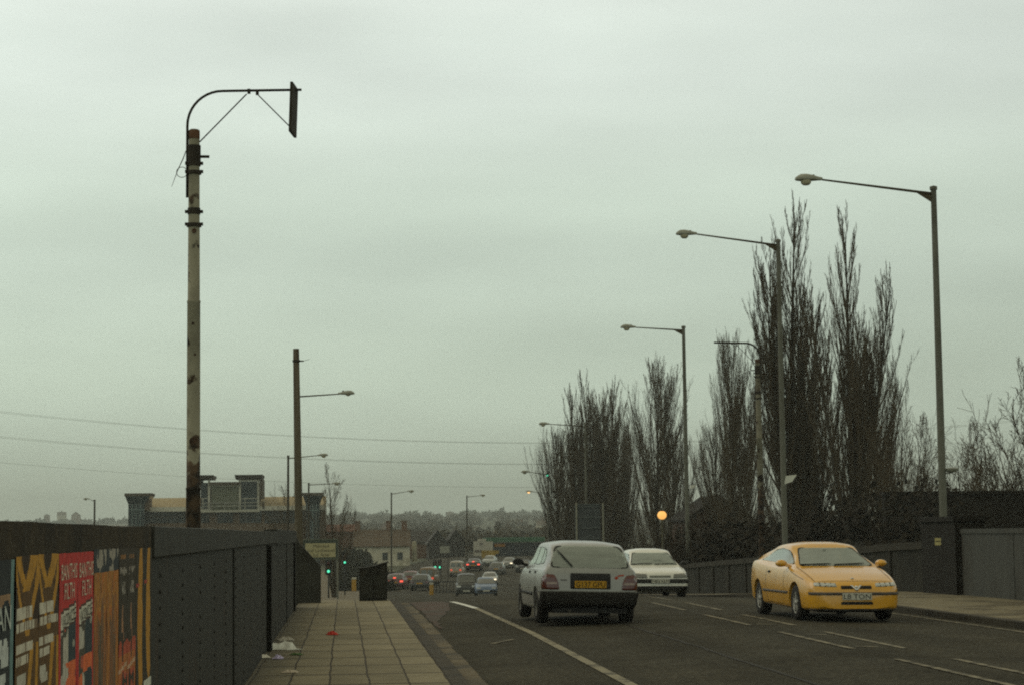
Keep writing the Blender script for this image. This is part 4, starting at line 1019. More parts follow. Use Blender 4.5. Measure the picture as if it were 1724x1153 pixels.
# brambles and evergreen scrub under the poplars: dark ground cover of small leaves
rng = random.Random(77); b = MB()
def leafy(mb, x, y, z, r, h, n, sz):
    for _ in range(n):
        a = rng.uniform(0, 2*PI); e_ = rng.random(); rr = r*math.sqrt(1-e_*e_*.85)*rng.uniform(.75, 1.05)
        c = Vector((x+rr*math.cos(a), y+rr*math.sin(a), z+h*e_*rng.uniform(.85, 1.08)))
        u = Vector((rng.gauss(0, 1), rng.gauss(0, 1), rng.gauss(0, 1))).normalized()*sz*rng.uniform(.6, 1.4); w = u.orthogonal()*rng.uniform(.4, .8)
        mb.add([c-u, c+w, c+u, c-w], [(0, 1, 2, 3)])
core = MB()
for k in range(760):
    y = rng.uniform(50, 150); f = rng.uniform(.163, .29); x = max(15.2+rng.uniform(0, 1.5), f*y); zb = prof(y)-1.8
    h = 2.5+2.0*sstep(60, 85, y)*rng.uniform(.75, 1.05)+.4*math.sin(x*.9)+.3*math.sin(y*.35)
    leafy(b, x, y, zb, rng.uniform(1.0, 1.6), h, 150, .13)
for k in range(360):
    y = rng.uniform(140, 235); f = rng.uniform(.103, .195); x = f*y
    leafy(b, x, y, prof(y)-.8, rng.uniform(1.3, 2.0), rng.uniform(2.6, 4.0), 110, .2)
for k in range(46):
    leafy(b, rng.uniform(17.6, 21.8), rng.uniform(66, 73), -3.6, rng.uniform(.7, 1.1), rng.uniform(5.0, 6.6), 260, .12)
tag(b.build('brambles', mat('dark_brambles', (.013, .010, .0045), var=.5, scale=.6)), kind='stuff')
# ------------------------------------------------------------------ signs, signals, beacon, cabinet at the junction
green_on = emit_mat('green_signal', (.08, .9, .5), 1.3); sigblk = mat('signal_black', (.014, .014, .012), rough=.5)
def signal(px, py_lens, Y, label, rad=.1, heads=1, tall=None):
    q = P(px, py_lens, Y); zb = min(prof(Y)-.1, q.z-1.6) if tall is None else tall
    t = thing('traffic_signal', label, 'traffic light', (q.x, Y, zb), group='traffic signals at the junction'); z = q.z-zb
    b = MB(); b.lathe([(.06, 0), (.06, z+.5), (0, z+.52)], 10, (0, .12, 0)); b.build('post', sigblk, t)
    b = MB(); b.box(-.15, .15, -.1, .05, z-.18, z+.82); b.box(-.24, .24, .05, .065, z-.28, z+.92); b.build('signal_head', sigblk, t, bevel=.01)
    for k, (mt) in enumerate((green_on, mat('amber_off', (.06, .03, .01)), mat('red_off', (.05, .01, .01)))):
        b = MB(); b.lathe([(rad, 0), (rad*.7, -.03), (0, -.04)], 12, (0, -.101, z+.3*k), 'y'); b.build('lens', mt, t)
    return t
signal(553, 961, 150, 'black traffic signal showing green, standing left of the direction sign post', .11)
signal(580.5, 946, 175, 'black traffic signal showing green, standing right of the direction sign post', .1)
signal(732.5, 954.5, 235, 'left one of two small green signals in front of the dark gabled houses', .15)
signal(740.5, 954, 245, 'right one of two small green signals in front of the dark gabled houses', .13)
q = P(921.5, 800, 194.5); t = thing('traffic_signal', 'small high green signal on the distant lamp by the poplars', 'traffic light', (q.x, q.y, q.z), group='traffic signals at the junction')
b = MB(); b.box(-.1, .1, 0, .12, -.12, .3); b.build('signal_head', sigblk, t); b = MB(); b.lathe([(.1, 0), (0, -.04)], 10, (0, -.002, 0), 'y'); b.build('lens', green_on, t)
# direction sign
Y = 100; zb = prof(Y)-.1; q = P(538, 926, Y)
t = thing('direction_sign', 'green bordered direction sign reading Millmead and Lockwood Ind. Area', 'sign', (q.x, Y, zb))
def L(px, py, dy=0): v = P(px, py, Y); return Vector((v.x-q.x, dy, v.z-zb))
a, c = L(510, 907), L(569, 941)
b = MB(); b.box(a.x, c.x, 0, .03, c.z, a.z); b.build('board', mat('sign_green', (.045, .055, .04), rough=.5, scale=3, var=.15), t)
b = MB()
for (x0, x1, z0_, z1_) in ((a.x, c.x, a.z-.035, a.z), (a.x, c.x, c.z, c.z+.035)): b.box(x0, x1, -.006, -.001, z0_, z1_)
b.build('border', mat('sign_border', (.13, .14, .10)), t)
a2, c2 = L(514, 914), L(565, 937); b = MB(); b.box(a2.x, c2.x, -.012, -.001, c2.z, a2.z); b.build('panel', mat('sign_cream', (.34, .31, .17), var=.1, scale=2), t)
b = MB(); w = c2.x-a2.x; h = a2.z-c2.z
b.text('Millmead', (a2.x+w*.26, -.0135, c2.z+h*.68), (1, 0, 0), (0, 0, 1), w*.52, h*.23)
b.text('and Lockwood', (a2.x+w*.06, -.0135, c2.z+h*.37), (1, 0, 0), (0, 0, 1), w*.9, h*.23)
b.text('Ind. Area', (a2.x+w*.26, -.0135, c2.z+h*.06), (1, 0, 0), (0, 0, 1), w*.52, h*.23)
b.build('lettering', mat('sign_brown_ink', (.02, .014, .008)), t)
b = MB(); p1 = L(567.5, 907); b.lathe([(.05, -.2), (.05, p1.z+.02), (0, p1.z+.03)], 10, (p1.x+.02, .09, 0)); p2 = L(513, 907); b.lathe([(.05, -.2), (.05, p2.z+.02), (0, p2.z+.03)], 10, (p2.x, .09, 0)); b.build('posts', mat('sign_post', (.13, .13, .10)), t)
# back of a big road sign
Y = 92; q = P(991, 905, Y); zb = prof(Y)-.2
t = thing('road_sign', 'back of a large grey road sign above the silver car', 'sign', (q.x, Y, zb))
a, c = L(967, 849), L(1011, 909)
b = MB(); b.box(a.x, c.x, 0, .025, c.z, a.z); b.build('panel', mat('sign_back_grey', (.05, .056, .055), rough=.5, var=.2, scale=2), t)
b = MB()
for k in range(4): zz = a.z-.1-k*(a.z-c.z-.2)/3; b.box(a.x, c.x, -.05, -.002, zz-.03, zz+.03)
b.box(a.x+.04, c.x, -.03, -.001, a.z-.02, a.z+.03); b.build('rails', mat('sign_rail', (.085, .095, .09)), t)
b = MB()
for px in (970, 1014.5): p = L(px, 846); b.lathe([(.042, 0), (.042, p.z), (0, p.z+.01)], 10, (p.x, -.07, 0))
b.build('posts', mat('sign_post_pale', (.16, .16, .12)), t)
# belisha beacon
Y = 84; q = P(1114.5, 867, Y); zb = prof(Y)-.1
t = thing('crossing_beacon', 'lit amber globe beacon on a thin pole behind the white car', 'beacon', (q.x, Y, zb)); z = q.z-zb
b = MB(); b.lathe([(.045, 0), (.04, z-.2), (.06, z-.19), (.06, z-.16)], 10); b.build('pole', mat('beacon_pole', (.17, .16, .11)), t)
b = MB(); b.lathe([(.06, -.17), (.15, -.12), (.2, -.03), (.2, .05), (.15, .14), (.07, .19), (0, .2)], 16, (0, 0, z)); b.build('globe', emit_mat('beacon_glow', (1, .5, .13), .95, (.6, .3, .08)), t)
b = MB(); b.lathe([(.09, .185), (.1, .2), (0, .24)], 10, (0, 0, z)); b.build('cap', dark_iron, t)
# dark steel cabinet at the end of the pavement
Y = 46; q = P(630, 1004, Y)
t = thing('utility_cabinet', 'dark battered steel cabinet with a sloping top at the end of the pavement', 'cabinet', (q.x, Y, prof(Y)-.02)); zb = t.location.z
def L2(px, py): v = P(px, py, Y); return (v.x-q.x, v.z-zb)
pr = [(L2(605, 1006)[0], 0), (L2(652, 1006)[0], 0), L2(652, 947), L2(640, 950), L2(622, 955), L2(605, 957)]
b = MB(); b.prism(pr, 'y', 0, .5); b.build('body', mat('cabinet_paint', (.013, .0115, .0065), rough=.7, scale=6, var=.4, second=(.03, .026, .016), sscale=3), t, bevel=.012)
b = MB(); b.prism([L2(603, 957.5), L2(622, 955.3), L2(640, 950.3), L2(654, 946.6), L2(654, 944.6), L2(640, 948.2), L2(622, 953.4), L2(603, 955.6)], 'y', -.04, .54); b.build('lid', mat('cabinet_lid', (.022, .02, .013), rough=.8), t)
m_ = (pr[0][0]+pr[1][0])/2; b = MB(); b.box(pr[0][0]+.03, m_-.01, -.016, -.001, .08, .60); b.box(m_+.01, pr[1][0]-.03, -.016, -.001, .08, .62); b.build('doors', mat('cabinet_door', (.022, .021, .014), rough=.7, scale=5, var=.4), t)
b = MB(); b.box(m_+.03, m_+.06, -.03, -.0165, .33, .43); b.build('handle', dark_iron, t)
# bollards, posts, barriers
amber = mat('bollard_yellow', (.36, .2, .025), rough=.4, var=.1)
def bollard(px, py, Y, label, w=.34):
    q = P(px, py, Y); zb = q.z-.5
    t = thing('traffic_bollard', label, 'bollard', (q.x, Y, zb), group='yellow traffic bollards')
    b = MB(); b.box(-w/2, w/2, -.12, .12, 0, .85); b.build('body', amber, t, bevel=.04)
    b = MB(); b.box(-w/2-.01, w/2+.01, -.13, .13, .852, 1.02); b.build('cap', mat('bollard_cap', (.4, .38, .28)), t, bevel=.04)
bollard(596, 983, 150, 'yellow bollard standing left of the dark steel cabinet')
bollard(726.5, 991, 165, 'yellow bollard standing on the island right of the tail-lit cars')
q = P(697.5, 945, 300); b = MB(); z = P(697.5, 911, 300).z-q.z; b.lathe([(.42, 0), (.38, z*.5), (.33, z), (0, z+.1)], 10); o = b.build('concrete_post', mat('pale_concrete', (.26, .24, .16), var=.2, scale=1), loc=(q.x, 300, q.z)); tag(o, 'pale concrete post beyond the queue of cars, right of the white terrace', 'post')
Y = 225; q = P(748, 925, Y); t = thing('road_sign', 'pale blank faced sign standing between the dark gabled houses', 'sign', (q.x, Y, prof(Y)))
a, c = P(740.5, 918.5, Y), P(757, 930, Y); b = MB(); b.box(a.x-q.x, c.x-q.x, 0, .03, c.z-prof(Y), a.z-prof(Y)); b.build('panel', mat('sign_back_pale', (.25, .25, .2), var=.15, scale=1), t)
b = MB(); 
for s in (-.4, .4): b.lathe([(.045, 0), (.045, c.z-prof(Y)+.5), (0, c.z-prof(Y)+.52)], 8, (s, .09, 0))
b.build('posts', dark_iron, t)
# striped guard rail on the island
Y = 175; q = P(748, 1000, Y); t = thing('guard_rail', 'short dark pedestrian guard rail on the island left of the dark jeep', 'railing', (q.x, Y, q.z+.1)); b = MB()
for k in range(9): b.tube([(-1.0+.3*k, 0, -.4), (-1.0+.3*k, 0, 1.0)], .035, 6)
b.build('uprights', sigblk, t); b = MB(); b.tube([(-1.1, 0, 1.02), (1.5, 0, 1.02)], .045, 6); b.tube([(-1.1, 0, .12), (1.5, 0, .12)], .035, 6); b.build('rails', sigblk, t)
# a hedge along the far left kerb and dark trees behind the sign
rng = random.Random(5); b = MB()
for k in range(150):
    y = rng.uniform(195, 240); x = P(rng.uniform(568, 655), 950, y).x; h = rng.uniform(1.2, 2.0); clump(b, x, y, zground(x, y), .9, h, rng, 90, .16)
for k in range(60):
    y = rng.uniform(255, 280); x = P(rng.uniform(575, 612), 900, y).x; clump(b, x, y, zground(x, y), 1.5, rng.uniform(1.6, 3.0), rng, 120, .13)
tag(b.build('hedge', mat('dark_hedge', (.022, .022, .011), var=.5, scale=.5)), kind='stuff')

# power cables far behind: catenaries between towers outside the view
wire = mat('power_cable', (.2, .22, .19), var=.05)
def cable(pts, Y, label):
    vs = [P(px, py, Y) for px, py in pts]
    # parabola through three picture points, one real curve at constant distance
    (x0, z0_), (x1, z1_), (x2, z2_) = [(v.x, v.z) for v in vs]; out = []
    for k in range(61):
        x = (x0-20)+(x2-x0+40)*k/60
        z = z0_*(x-x1)*(x-x2)/((x0-x1)*(x0-x2)) + z1_*(x-x0)*(x-x2)/((x1-x0)*(x1-x2)) + z2_*(x-x0)*(x-x1)/((x2-x0)*(x2-x1)); out.append((x, Y, z))
    b = MB(); b.tube(out, .022, 4); o = b.build('power_cable', wire); tag(o, label, 'cable', 'power cables across the sky')
for dy, lb in ((0, 'top power cable'), (42, 'middle power cable'), (86, 'lowest power cable')):
    for e_ in (0, 2.2):
        if dy == 86 and e_: continue
        cable([(0, 692+dy+e_), (930, 745+dy*.87-(1 if dy == 42 else 0)+e_*.5), (1690, 709+dy*.9+e_)], 420, lb+(', upper wire of a close pair crossing the sky' if not e_ and dy < 86 else ', lower wire of a close pair crossing the sky' if e_ else ' crossing the sky, single and faintest'))

# ------------------------------------------------------------------ cars
GLASS = glass_mat()
tyre_m = mat('tyre_rubber', (.022, .02, .017), rough=.85, var=.2); blk = mat('black_plastic', (.025, .024, .02), rough=.6, var=.15); blk2 = mat('dark_trim', (.014, .013, .011), rough=.5)
rim_m = mat('alloy_rim', (.32, .31, .27), rough=.4, metal=.4, var=.15); steelrim = mat('steel_rim', (.12, .12, .1), rough=.5, metal=.3); inside = mat('car_interior', (.035, .034, .028), rough=.9, var=.2)
lampg = mat('headlamp_glass', (.42, .43, .37), rough=.12, var=.35, scale=30, spec=.7); redl = mat('tail_lamp_red', (.085, .018, .010), rough=.15, var=.3, scale=20, spec=.6)
amb = mat('indicator_amber', (.3, .12, .02), rough=.2); plate_y = mat('plate_yellow', (.42, .23, .02), var=.08, scale=20); plate_w = mat('plate_white', (.47, .46, .37), var=.08, scale=20); ink = mat('plate_ink', (.015, .015, .012)); chrome = mat('chrome', (.6, .6, .55), rough=.15, metal=.9, var=.05)
seam = mat('panel_gap', (.03, .022, .012), rough=.9)
far_glass = mat('far_car_glass', (.10, .105, .085), rough=.15, var=.25, spec=.6)
brake_on = emit_mat('brake_lamp_on', (1, .10, .06), 1.5, (.4, .03, .02)); head_on = emit_mat('headlamp_on', (1, .82, .55), 2.2, (.5, .5, .4)); tail_on = emit_mat('tail_lamp_on', (1, .12, .05), .55, (.3, .03, .02))

def poly_fill(poly, res):
    """triangulate a 2D outline with a fine interior grid"""
    out = []; n = len(poly)
    for i in range(n):
        a, c = Vector(poly[i]), Vector(poly[(i+1) % n]); k = max(1, int((c-a).length/res+.5))
        for j in range(k): out.append(a.lerp(c, j/k))
    nb = len(out); pts = list(out)
    xs_ = [p.x for p in out]; ys_ = [p.y for p in out]
    def inside_(q):
        r = False; j = nb-1
        for i in range(nb):
            a, c = out[i], out[j]
            if (a.y > q.y) != (c.y > q.y) and q.x < (c.x-a.x)*(q.y-a.y)/(c.y-a.y)+a.x: r = not r
            j = i
        return r
    y = min(ys_)+res*.7
    while y < max(ys_):
        x = min(xs_)+res*.7
        while x < max(xs_):
            q = Vector((x, y))
            if inside_(q) and min((q-o).length for o in out) > res*.45: pts.append(q)
            x += res
        y += res
    v, e, f, *_ = delaunay_2d_cdt(pts, [(i, (i+1) % nb) for i in range(nb)], [], 1, 1e-6)
    return v, f, nb
def rounded(poly, r=.04, k=3):
    out = []; n = len(poly)
    for i in range(n):
        p0, p, p1 = Vector(poly[i-1]), Vector(poly[i]), Vector(poly[(i+1) % n])
        a = p+(p0-p).normalized()*min(r, (p0-p).length*.45); c = p+(p1-p).normalized()*min(r, (p1-p).length*.45)
        for j in range(k+1):
            t = j/k; out.append(tuple(a*(1-t)**2+p*2*t*(1-t)+c*t*t))
    return out
DIRS = {'front': (Vector((-1, 0, 0)), lambda u, v: Vector((6, u, v))), 'rear': (Vector((1, 0, 0)), lambda u, v: Vector((-6, u, v))),
        'left': (Vector((0, -1, 0)), lambda u, v: Vector((u, 4, v))), 'right': (Vector((0, 1, 0)), lambda u, v: Vector((u, -4, v))), 'top': (Vector((0, 0, -1)), lambda u, v: Vector((u, v, 4)))}
def panel(mb, bvh, side, poly, off=.005, res=.06, m=0, skirt=0.0, smooth=True):
    d, org = DIRS[side]; v2, f, nb = poly_fill(poly, res); vs = []; ns = []
    for q in v2:
        h, nrm, _, _ = bvh.ray_cast(org(q.x, q.y), d)
        if h is None: h, nrm, _, _ = bvh.find_nearest(org(q.x, q.y)+d*4)
        if nrm.dot(d) > 0: nrm = -nrm
        vs.append(h+nrm*off); ns.append(nrm)
    fs = []
    for t in f:
        a, c, e = [vs[i] for i in t[:3]]
        fs.append(tuple(t) if (c-a).cross(e-a).dot(d) < 0 else tuple(reversed(t)))
    mb.add(vs, fs, m, smooth)
    if skirt:
        from collections import Counter
        cnt = Counter()
        for t in fs:
            for i in range(len(t)): cnt[(t[i], t[(i+1) % len(t)])] += 1
        bd = [e for e in cnt if (e[1], e[0]) not in cnt]
        k = len(mb.v); idx = {}
        for a, c in bd:
            for i in (a, c):
                if i not in idx: idx[i] = len(mb.v); mb.v.append(tuple(vs[i]-ns[i]*skirt))
        base = k-len(vs)
        for a, c in bd:
            mb.f.append((base+c, base+a, idx[a], idx[c])); mb.m.append(m); mb.sm.append(False)
    return vs
def body_mesh(s, nst, sub):
    belt, roof, hw, zb_ = pchip(s['belt']), pchip(s['roof']), pchip(s['hw']), pchip(s['zb']); x0, x1 = s['belt'][0][0], s['belt'][-1][0]
    ra, rb = s['roof'][0][0], s['roof'][-1][0]; wr = s['wr']
    xs_ = []
    for i in range(nst):
        t = i/(nst-1); u = .5-.5*math.cos(PI*t); xs_.append(x0+(x1-x0)*(.45*t+.55*u))
    rings = []
    for x in xs_:
        w, zb, zB = hw(x), zb_(x), belt(x); c = max(0, roof(x)-zB) if ra < x < rb else 0
        t = min(1, c/.28); t = t*t*(3-2*t)
        crown = s.get('crown', .035); dz = zB-zb
        ry = (.84*w)*(1-t)+wr*t; rz = zB-.004+crown*.35+c*.90
        k = [(0, zb), (.6*w, zb), (.93*w, zb+.03), (.985*w, zb+.22*dz), (w, zb+.5*dz), (.985*w, zb+.78*dz), (.955*w, zB-.045), (.915*w, zB-.006)]
        k += [(ry+(.915*w-ry)*.45*t - (0)*(1-t), zB+(rz-zB)*(.5)), (ry, rz), (ry*.80, rz+(crown*.5+c*.075)*.8), (ry*.45, zB+crown*.9+c), (0, zB+crown+c)]
        pts = []
        for i in range(len(k)-1):
            p0 = k[max(0, i-1)]; p1 = k[i]; p2 = k[i+1]; p3 = k[min(len(k)-1, i+2)]
            for j in range(sub):
                u = j/sub
                def cr_(a):
                    m1, m2 = (p2[a]-p0[a])*.5*.8, (p3[a]-p1[a])*.5*.8
                    return (2*u**3-3*u*u+1)*p1[a]+(u**3-2*u*u+u)*m1+(-2*u**3+3*u*u)*p2[a]+(u**3-u*u)*m2
                pts.append((max(0, cr_(0)) if i == 0 and j == 0 else cr_(0), cr_(1)))
        pts.append(k[-1])
        ring = [(x, y, z) for y, z in pts] + [(x, -y, z) for y, z in reversed(pts[1:-1])]
        rings.append(ring)
    n = len(rings[0]); b = MB()
    for r_ in rings: b.v += r_
    for i in range(len(rings)-1):
        for j in range(n): b.f.append((i*n+j, (i+1)*n+j, (i+1)*n+(j+1) % n, i*n+(j+1) % n)); b.m.append(0); b.sm.append(True)
    b.f.append(tuple(range(n))); b.m.append(0); b.sm.append(False)
    k = (len(rings)-1)*n; b.f.append(tuple(k+j for j in range(n-1, -1, -1))); b.m.append(0); b.sm.append(False)
    return b
def wheel(t, x, y, r, rim, spokes, sgn, w=.19):
    b = MB(); b.lathe([(r*.62, -w/2), (r*.9, -w/2), (r*.98, -w*.36), (r, -w*.2), (r, w*.2), (r*.98, w*.36), (r*.9, w/2), (r*.62, w/2)], 28, (0, 0, 0), 'y')
    ty = b.build('wheel', tyre_m, t); ty.location = (x, y, r)
    b = MB(); o = sgn*w*.36; b.lathe([(r*.66, 0), (r*.62, o*.6), (r*.60, o*1.3), (r*.56, o*1.15), (r*.54, o*.3), (0, o*.25)], 28, (0, 0, 0), 'y')
    if spokes:
        for k in range(spokes):
            a = 2*PI*k/spokes+.3; ca, sa = math.cos(a), math.sin(a); pw = r*.10
            def pt(rr, s_, dy): return (rr*ca-s_*sa, o*dy, rr*sa+s_*ca)
            b.hexa([pt(0, -pw*1.2, .4), pt(r*.57, -pw, .4), pt(r*.57, pw, .4), pt(0, pw*1.2, .4)], [pt(0, -pw*1.2, 1.25), pt(r*.57, -pw*.8, 1.2), pt(r*.57, pw*.8, 1.2), pt(0, pw*1.2, 1.25)])
        b.lathe([(r*.14, o*1.1), (r*.12, o*1.35), (0, o*1.4)], 12, (0, 0, 0), 'y')
    b.build('rim', rim, ty); return ty
def make_car(name, label, spec, paint, loc, heading, roll=0, pitch=0, cat='car', group=None, near=False, plate=None):
    """spec coordinates: x forward, y left, z up, origin on the road below the car's middle; heading: 0 faces +Y"""
    t = thing(name, label, cat, loc, (0, 0, 0), group)
    t.rotation_euler = Euler((roll, pitch, heading+PI/2), 'XYZ')
    s = spec; xf, xr = s['axles']; r = s['r']; tr = s['track']/2
    bm_ = body_mesh(s, 84 if near else 40, 5 if near else 2)
    bvh = BVHTree.FromPolygons([Vector(v) for v in bm_.v], bm_.f)
    me = bm_.mesh('body'); ob = bpy.data.objects.new('body', me); C.objects.link(ob)
    if near:
        cut = MB()
        for ax in (xf, xr):
            for sg in (-1, 1):
                cut.lathe([(0, .46*sg), (r*1.17, .46*sg), (r*1.17, 1.2*sg), (0, 1.2*sg)], 36, (ax, 0, r*1.0), 'y')
        co = cut.build('cutter', blk)
        bmm = bmesh.new(); bmm.from_mesh(co.data); bmesh.ops.remove_doubles(bmm, verts=bmm.verts, dist=1e-5); bmesh.ops.recalc_face_normals(bmm, faces=bmm.faces); bmm.to_mesh(co.data); bmm.free()
        bmm = bmesh.new(); bmm.from_mesh(me); bmesh.ops.recalc_face_normals(bmm, faces=bmm.faces); bmm.to_mesh(me); bmm.free()
        bo = ob.modifiers.new('b', 'BOOLEAN'); bo.object = co; bo.operation = 'DIFFERENCE'; bo.solver = 'EXACT'
        dg = bpy.context.evaluated_depsgraph_get(); dg.update()
        me2 = bpy.data.meshes.new_from_object(ob.evaluated_get(dg)); ob.modifiers.clear(); ob.data = me2; bpy.data.objects.remove(co); me = me2
        # open the window apertures so one sees through the cabin
        bmm = bmesh.new(); bmm.from_mesh(me); dele = []
        def inpoly(q, poly):
            rr = False; j = len(poly)-1
            for i in range(len(poly)):
                a, c = poly[i], poly[j]
                if (a[1] > q[1]) != (c[1] > q[1]) and q[0] < (c[0]-a[0])*(q[1]-a[1])/(c[1]-a[1])+a[0]: rr = not rr
                j = i
            return rr
        def shrink(poly, k=.9):
            cx = sum(p[0] for p in poly)/len(poly); cy = sum(p[1] for p in poly)/len(poly)
            return [(cx+(p[0]-cx)*k, cy+(p[1]-cy)*(k-.03)) for p in poly]
        ws = [(sd_, shrink(po, .965)) for sd_, po in s['windows']]
        for f in bmm.faces:
            c = f.calc_center_median(); nr = f.normal
            for sd_, po in ws:
                d, _ = DIRS[sd_]
                if nr.dot(d) < -.05:
                    q = (c.y, c.z) if sd_ in ('front', 'rear') else (c.x, c.z)
                    if sd_ == 'front' and c.x < 0 or sd_ == 'rear' and c.x > 0: continue
                    if inpoly(q, po): dele.append(f); break
        bmesh.ops.delete(bmm, geom=dele, context='FACES'); bmm.to_mesh(me); bmm.free()
        me.polygons.foreach_set('use_smooth', [True]*len(me.polygons))
    me.materials.clear(); me.materials.append(paint)
    ob.parent = t
    if near:
        try:
            me.set_sharp_from_angle(angle=R(38))
        except Exception: pass
    nm = {'front': 'windscreen', 'rear': 'rear_window', 'left': 'side_window', 'right': 'side_window'}
    for sd_, po in s['windows']:
        if near:
            b = MB(); cx = sum(p[0] for p in po)/len(po); cy = sum(p[1] for p in po)/len(po)
            panel(b, bvh, sd_, rounded(po, s.get('wrad', .05)), .004, .07); w_ = b.build(nm[sd_], GLASS, t)
            # black rubber surround: a thin ring just proud of the body
            b = MB(); out = rounded(po, s.get('wrad', .05)); inn = [(cx+(p[0]-cx)*.965, cy+(p[1]-cy)*.93) for p in out]
            d, org = DIRS[sd_]; vs = []
            for q in out+inn:
                h, nrm, _, _ = bvh.ray_cast(org(*q), d)
                if h is None: h, nrm, _, _ = bvh.find_nearest(org(*q)+d*4)
                if nrm.dot(d) > 0: nrm = -nrm
                vs.append(h+nrm*.007)
            n = len(out); b.add(vs, [(i, (i+1) % n, (i+1) % n+n, i+n) for i in range(n)]); b.build('seal', blk2, w_)
        else:
            b = MB(); panel(b, bvh, sd_, po, .012, .16); b.build(nm[sd_], far_glass, t)
    for x in (xf, xr):
        for sg in (-1, 1): wheel(t, x, sg*tr, r, s.get('rim', steelrim), s.get('spokes', 0) if near else 0, sg, .19)
    for pn, side, polys, mt, off, skirt in s['panels']:
        for po in polys:
            b = MB(); panel(b, bvh, side, po, off, .05 if near else .14, skirt=skirt if near else 0); b.build(pn, mt, t)
    if near:
        b = MB(); zf = .42
        for y in (-.36, .36):
            b.hexa([(s['seat']-.28, y-.24, .3), (s['seat']+.28, y-.24, .3), (s['seat']+.28, y+.24, .3), (s['seat']-.28, y+.24, .3)], [(s['seat']-.28, y-.24, .5), (s['seat']+.28, y-.22, .54), (s['seat']+.28, y+.22, .54), (s['seat']-.28, y+.24, .5)])
            b.hexa([(s['seat']-.36, y-.23, .5), (s['seat']-.2, y-.23, .5), (s['seat']-.2, y+.23, .5), (s['seat']-.36, y+.23, .5)], [(s['seat']-.5, y-.2, 1.02), (s['seat']-.4, y-.2, 1.02), (s['seat']-.4, y+.2, 1.02), (s['seat']-.5, y+.2, 1.02)])
            b.hexa([(s['seat']-.5, y-.13, 1.03), (s['seat']-.42, y-.13, 1.03), (s['seat']-.42, y+.13, 1.03), (s['seat']-.5, y+.13, 1.03)], [(s['seat']-.53, y-.11, 1.19), (s['seat']-.46, y-.11, 1.19), (s['seat']-.46, y+.11, 1.19), (s['seat']-.53, y+.11, 1.19)])
        b.build('seat', inside, t)
        b = MB(); dx = s['dash']; b.hexa([(dx-.3, -.66, .35), (dx+.25, -.66, .35), (dx+.25, .66, .35), (dx-.3, .66, .35)], [(dx-.2, -.62, .86), (dx+.25, -.6, .87), (dx+.25, .6, .87), (dx-.2, .62, .86)])
        b.box(s['shelf'][0], s['shelf'][1], -.6, .6, .5, .86); b.build('dashboard', inside, t)
        b = MB(); b.lathe([(.0, -.01), (.17, -.012), (.185, 0), (.17, .012)], 16, (dx-.36, -.36, .88), 'x'); b.build('steering_wheel', blk2, t)
    for e in s.get('extra', []): e(t, bvh, paint)
    return t
def mirror(sx, sy, sz, col):
    def f(t, bvh, paint):
        for sg in (-1, 1):
            b = MB(); n = 8; vs = []
            prof_ = [(-.05, .055), (-.03, .068), (.03, .062), (.065, .04), (.08, .01)]
            for (x, rr) in prof_:
                for j in range(12):
                    a = 2*PI*j/12; vs.append((sx+x, sg*(sy+.11+rr*1.5*math.cos(a)), sz+rr*.95*math.sin(a)))
            b.add(vs, [(i*12+j, i*12+(j+1) % 12, (i+1)*12+(j+1) % 12, (i+1)*12+j) for i in range(4) for j in range(12)], 0, True)
            b.f.append(tuple(range(12))); b.m.append(0); b.sm.append(False); b.f.append(tuple(48+j for j in range(12))); b.m.append(0); b.sm.append(False)
            b.hexa([(sx-.02, sg*(sy-.1), sz-.1), (sx+.07, sg*(sy-.1), sz-.1), (sx+.06, sg*(sy+.05), sz-.05), (sx-.02, sg*(sy+.05), sz-.05)], [(sx-.02, sg*(sy-.1), sz-.05), (sx+.06, sg*(sy-.1), sz-.05), (sx+.05, sg*(sy+.05), sz+.0), (sx-.02, sg*(sy+.05), sz+.0)])
            b.build('wing_mirror', paint if col is None else col, t)
    return f
def plate_extra(x, z, text, mt, side, w=.52, h=.112, frame=None):
    def f(t, bvh, paint):
        sg = 1 if side == 'front' else -1
        b = MB(); x0, x1 = sorted((x-.012*sg, x)); b.box(x0, x1, -w/2, w/2, z-h/2, z+h/2); p = b.build('number_plate', mt, t, bevel=.004)
        b = MB(); b.text(text, (x+.003*sg, -w*.46*sg, z-h*.36), (0, sg, 0), (0, 0, 1), w*.92, h*.72); b.build('plate_lettering', ink, p)
    return f
def wiper(side, p0, p1, z_off=.02):
    def f(t, bvh, paint):
        d, org = DIRS[side]; b = MB(); pts = []
        for k in range(7):
            u = k/6; q = (p0[0]+(p1[0]-p0[0])*u, p0[1]+(p1[1]-p0[1])*u); h, nrm, _, _ = bvh.ray_cast(org(*q), d)
            if nrm.dot(d) > 0: nrm = -nrm
            pts.append(h+nrm*z_off)
        b.tube(pts, [.012, .012, .011, .012, .012, .011, .006], 6); b.build('wiper', blk2, t)
    return f
def both(po): return [po, [(-u, v) for u, v in po]]
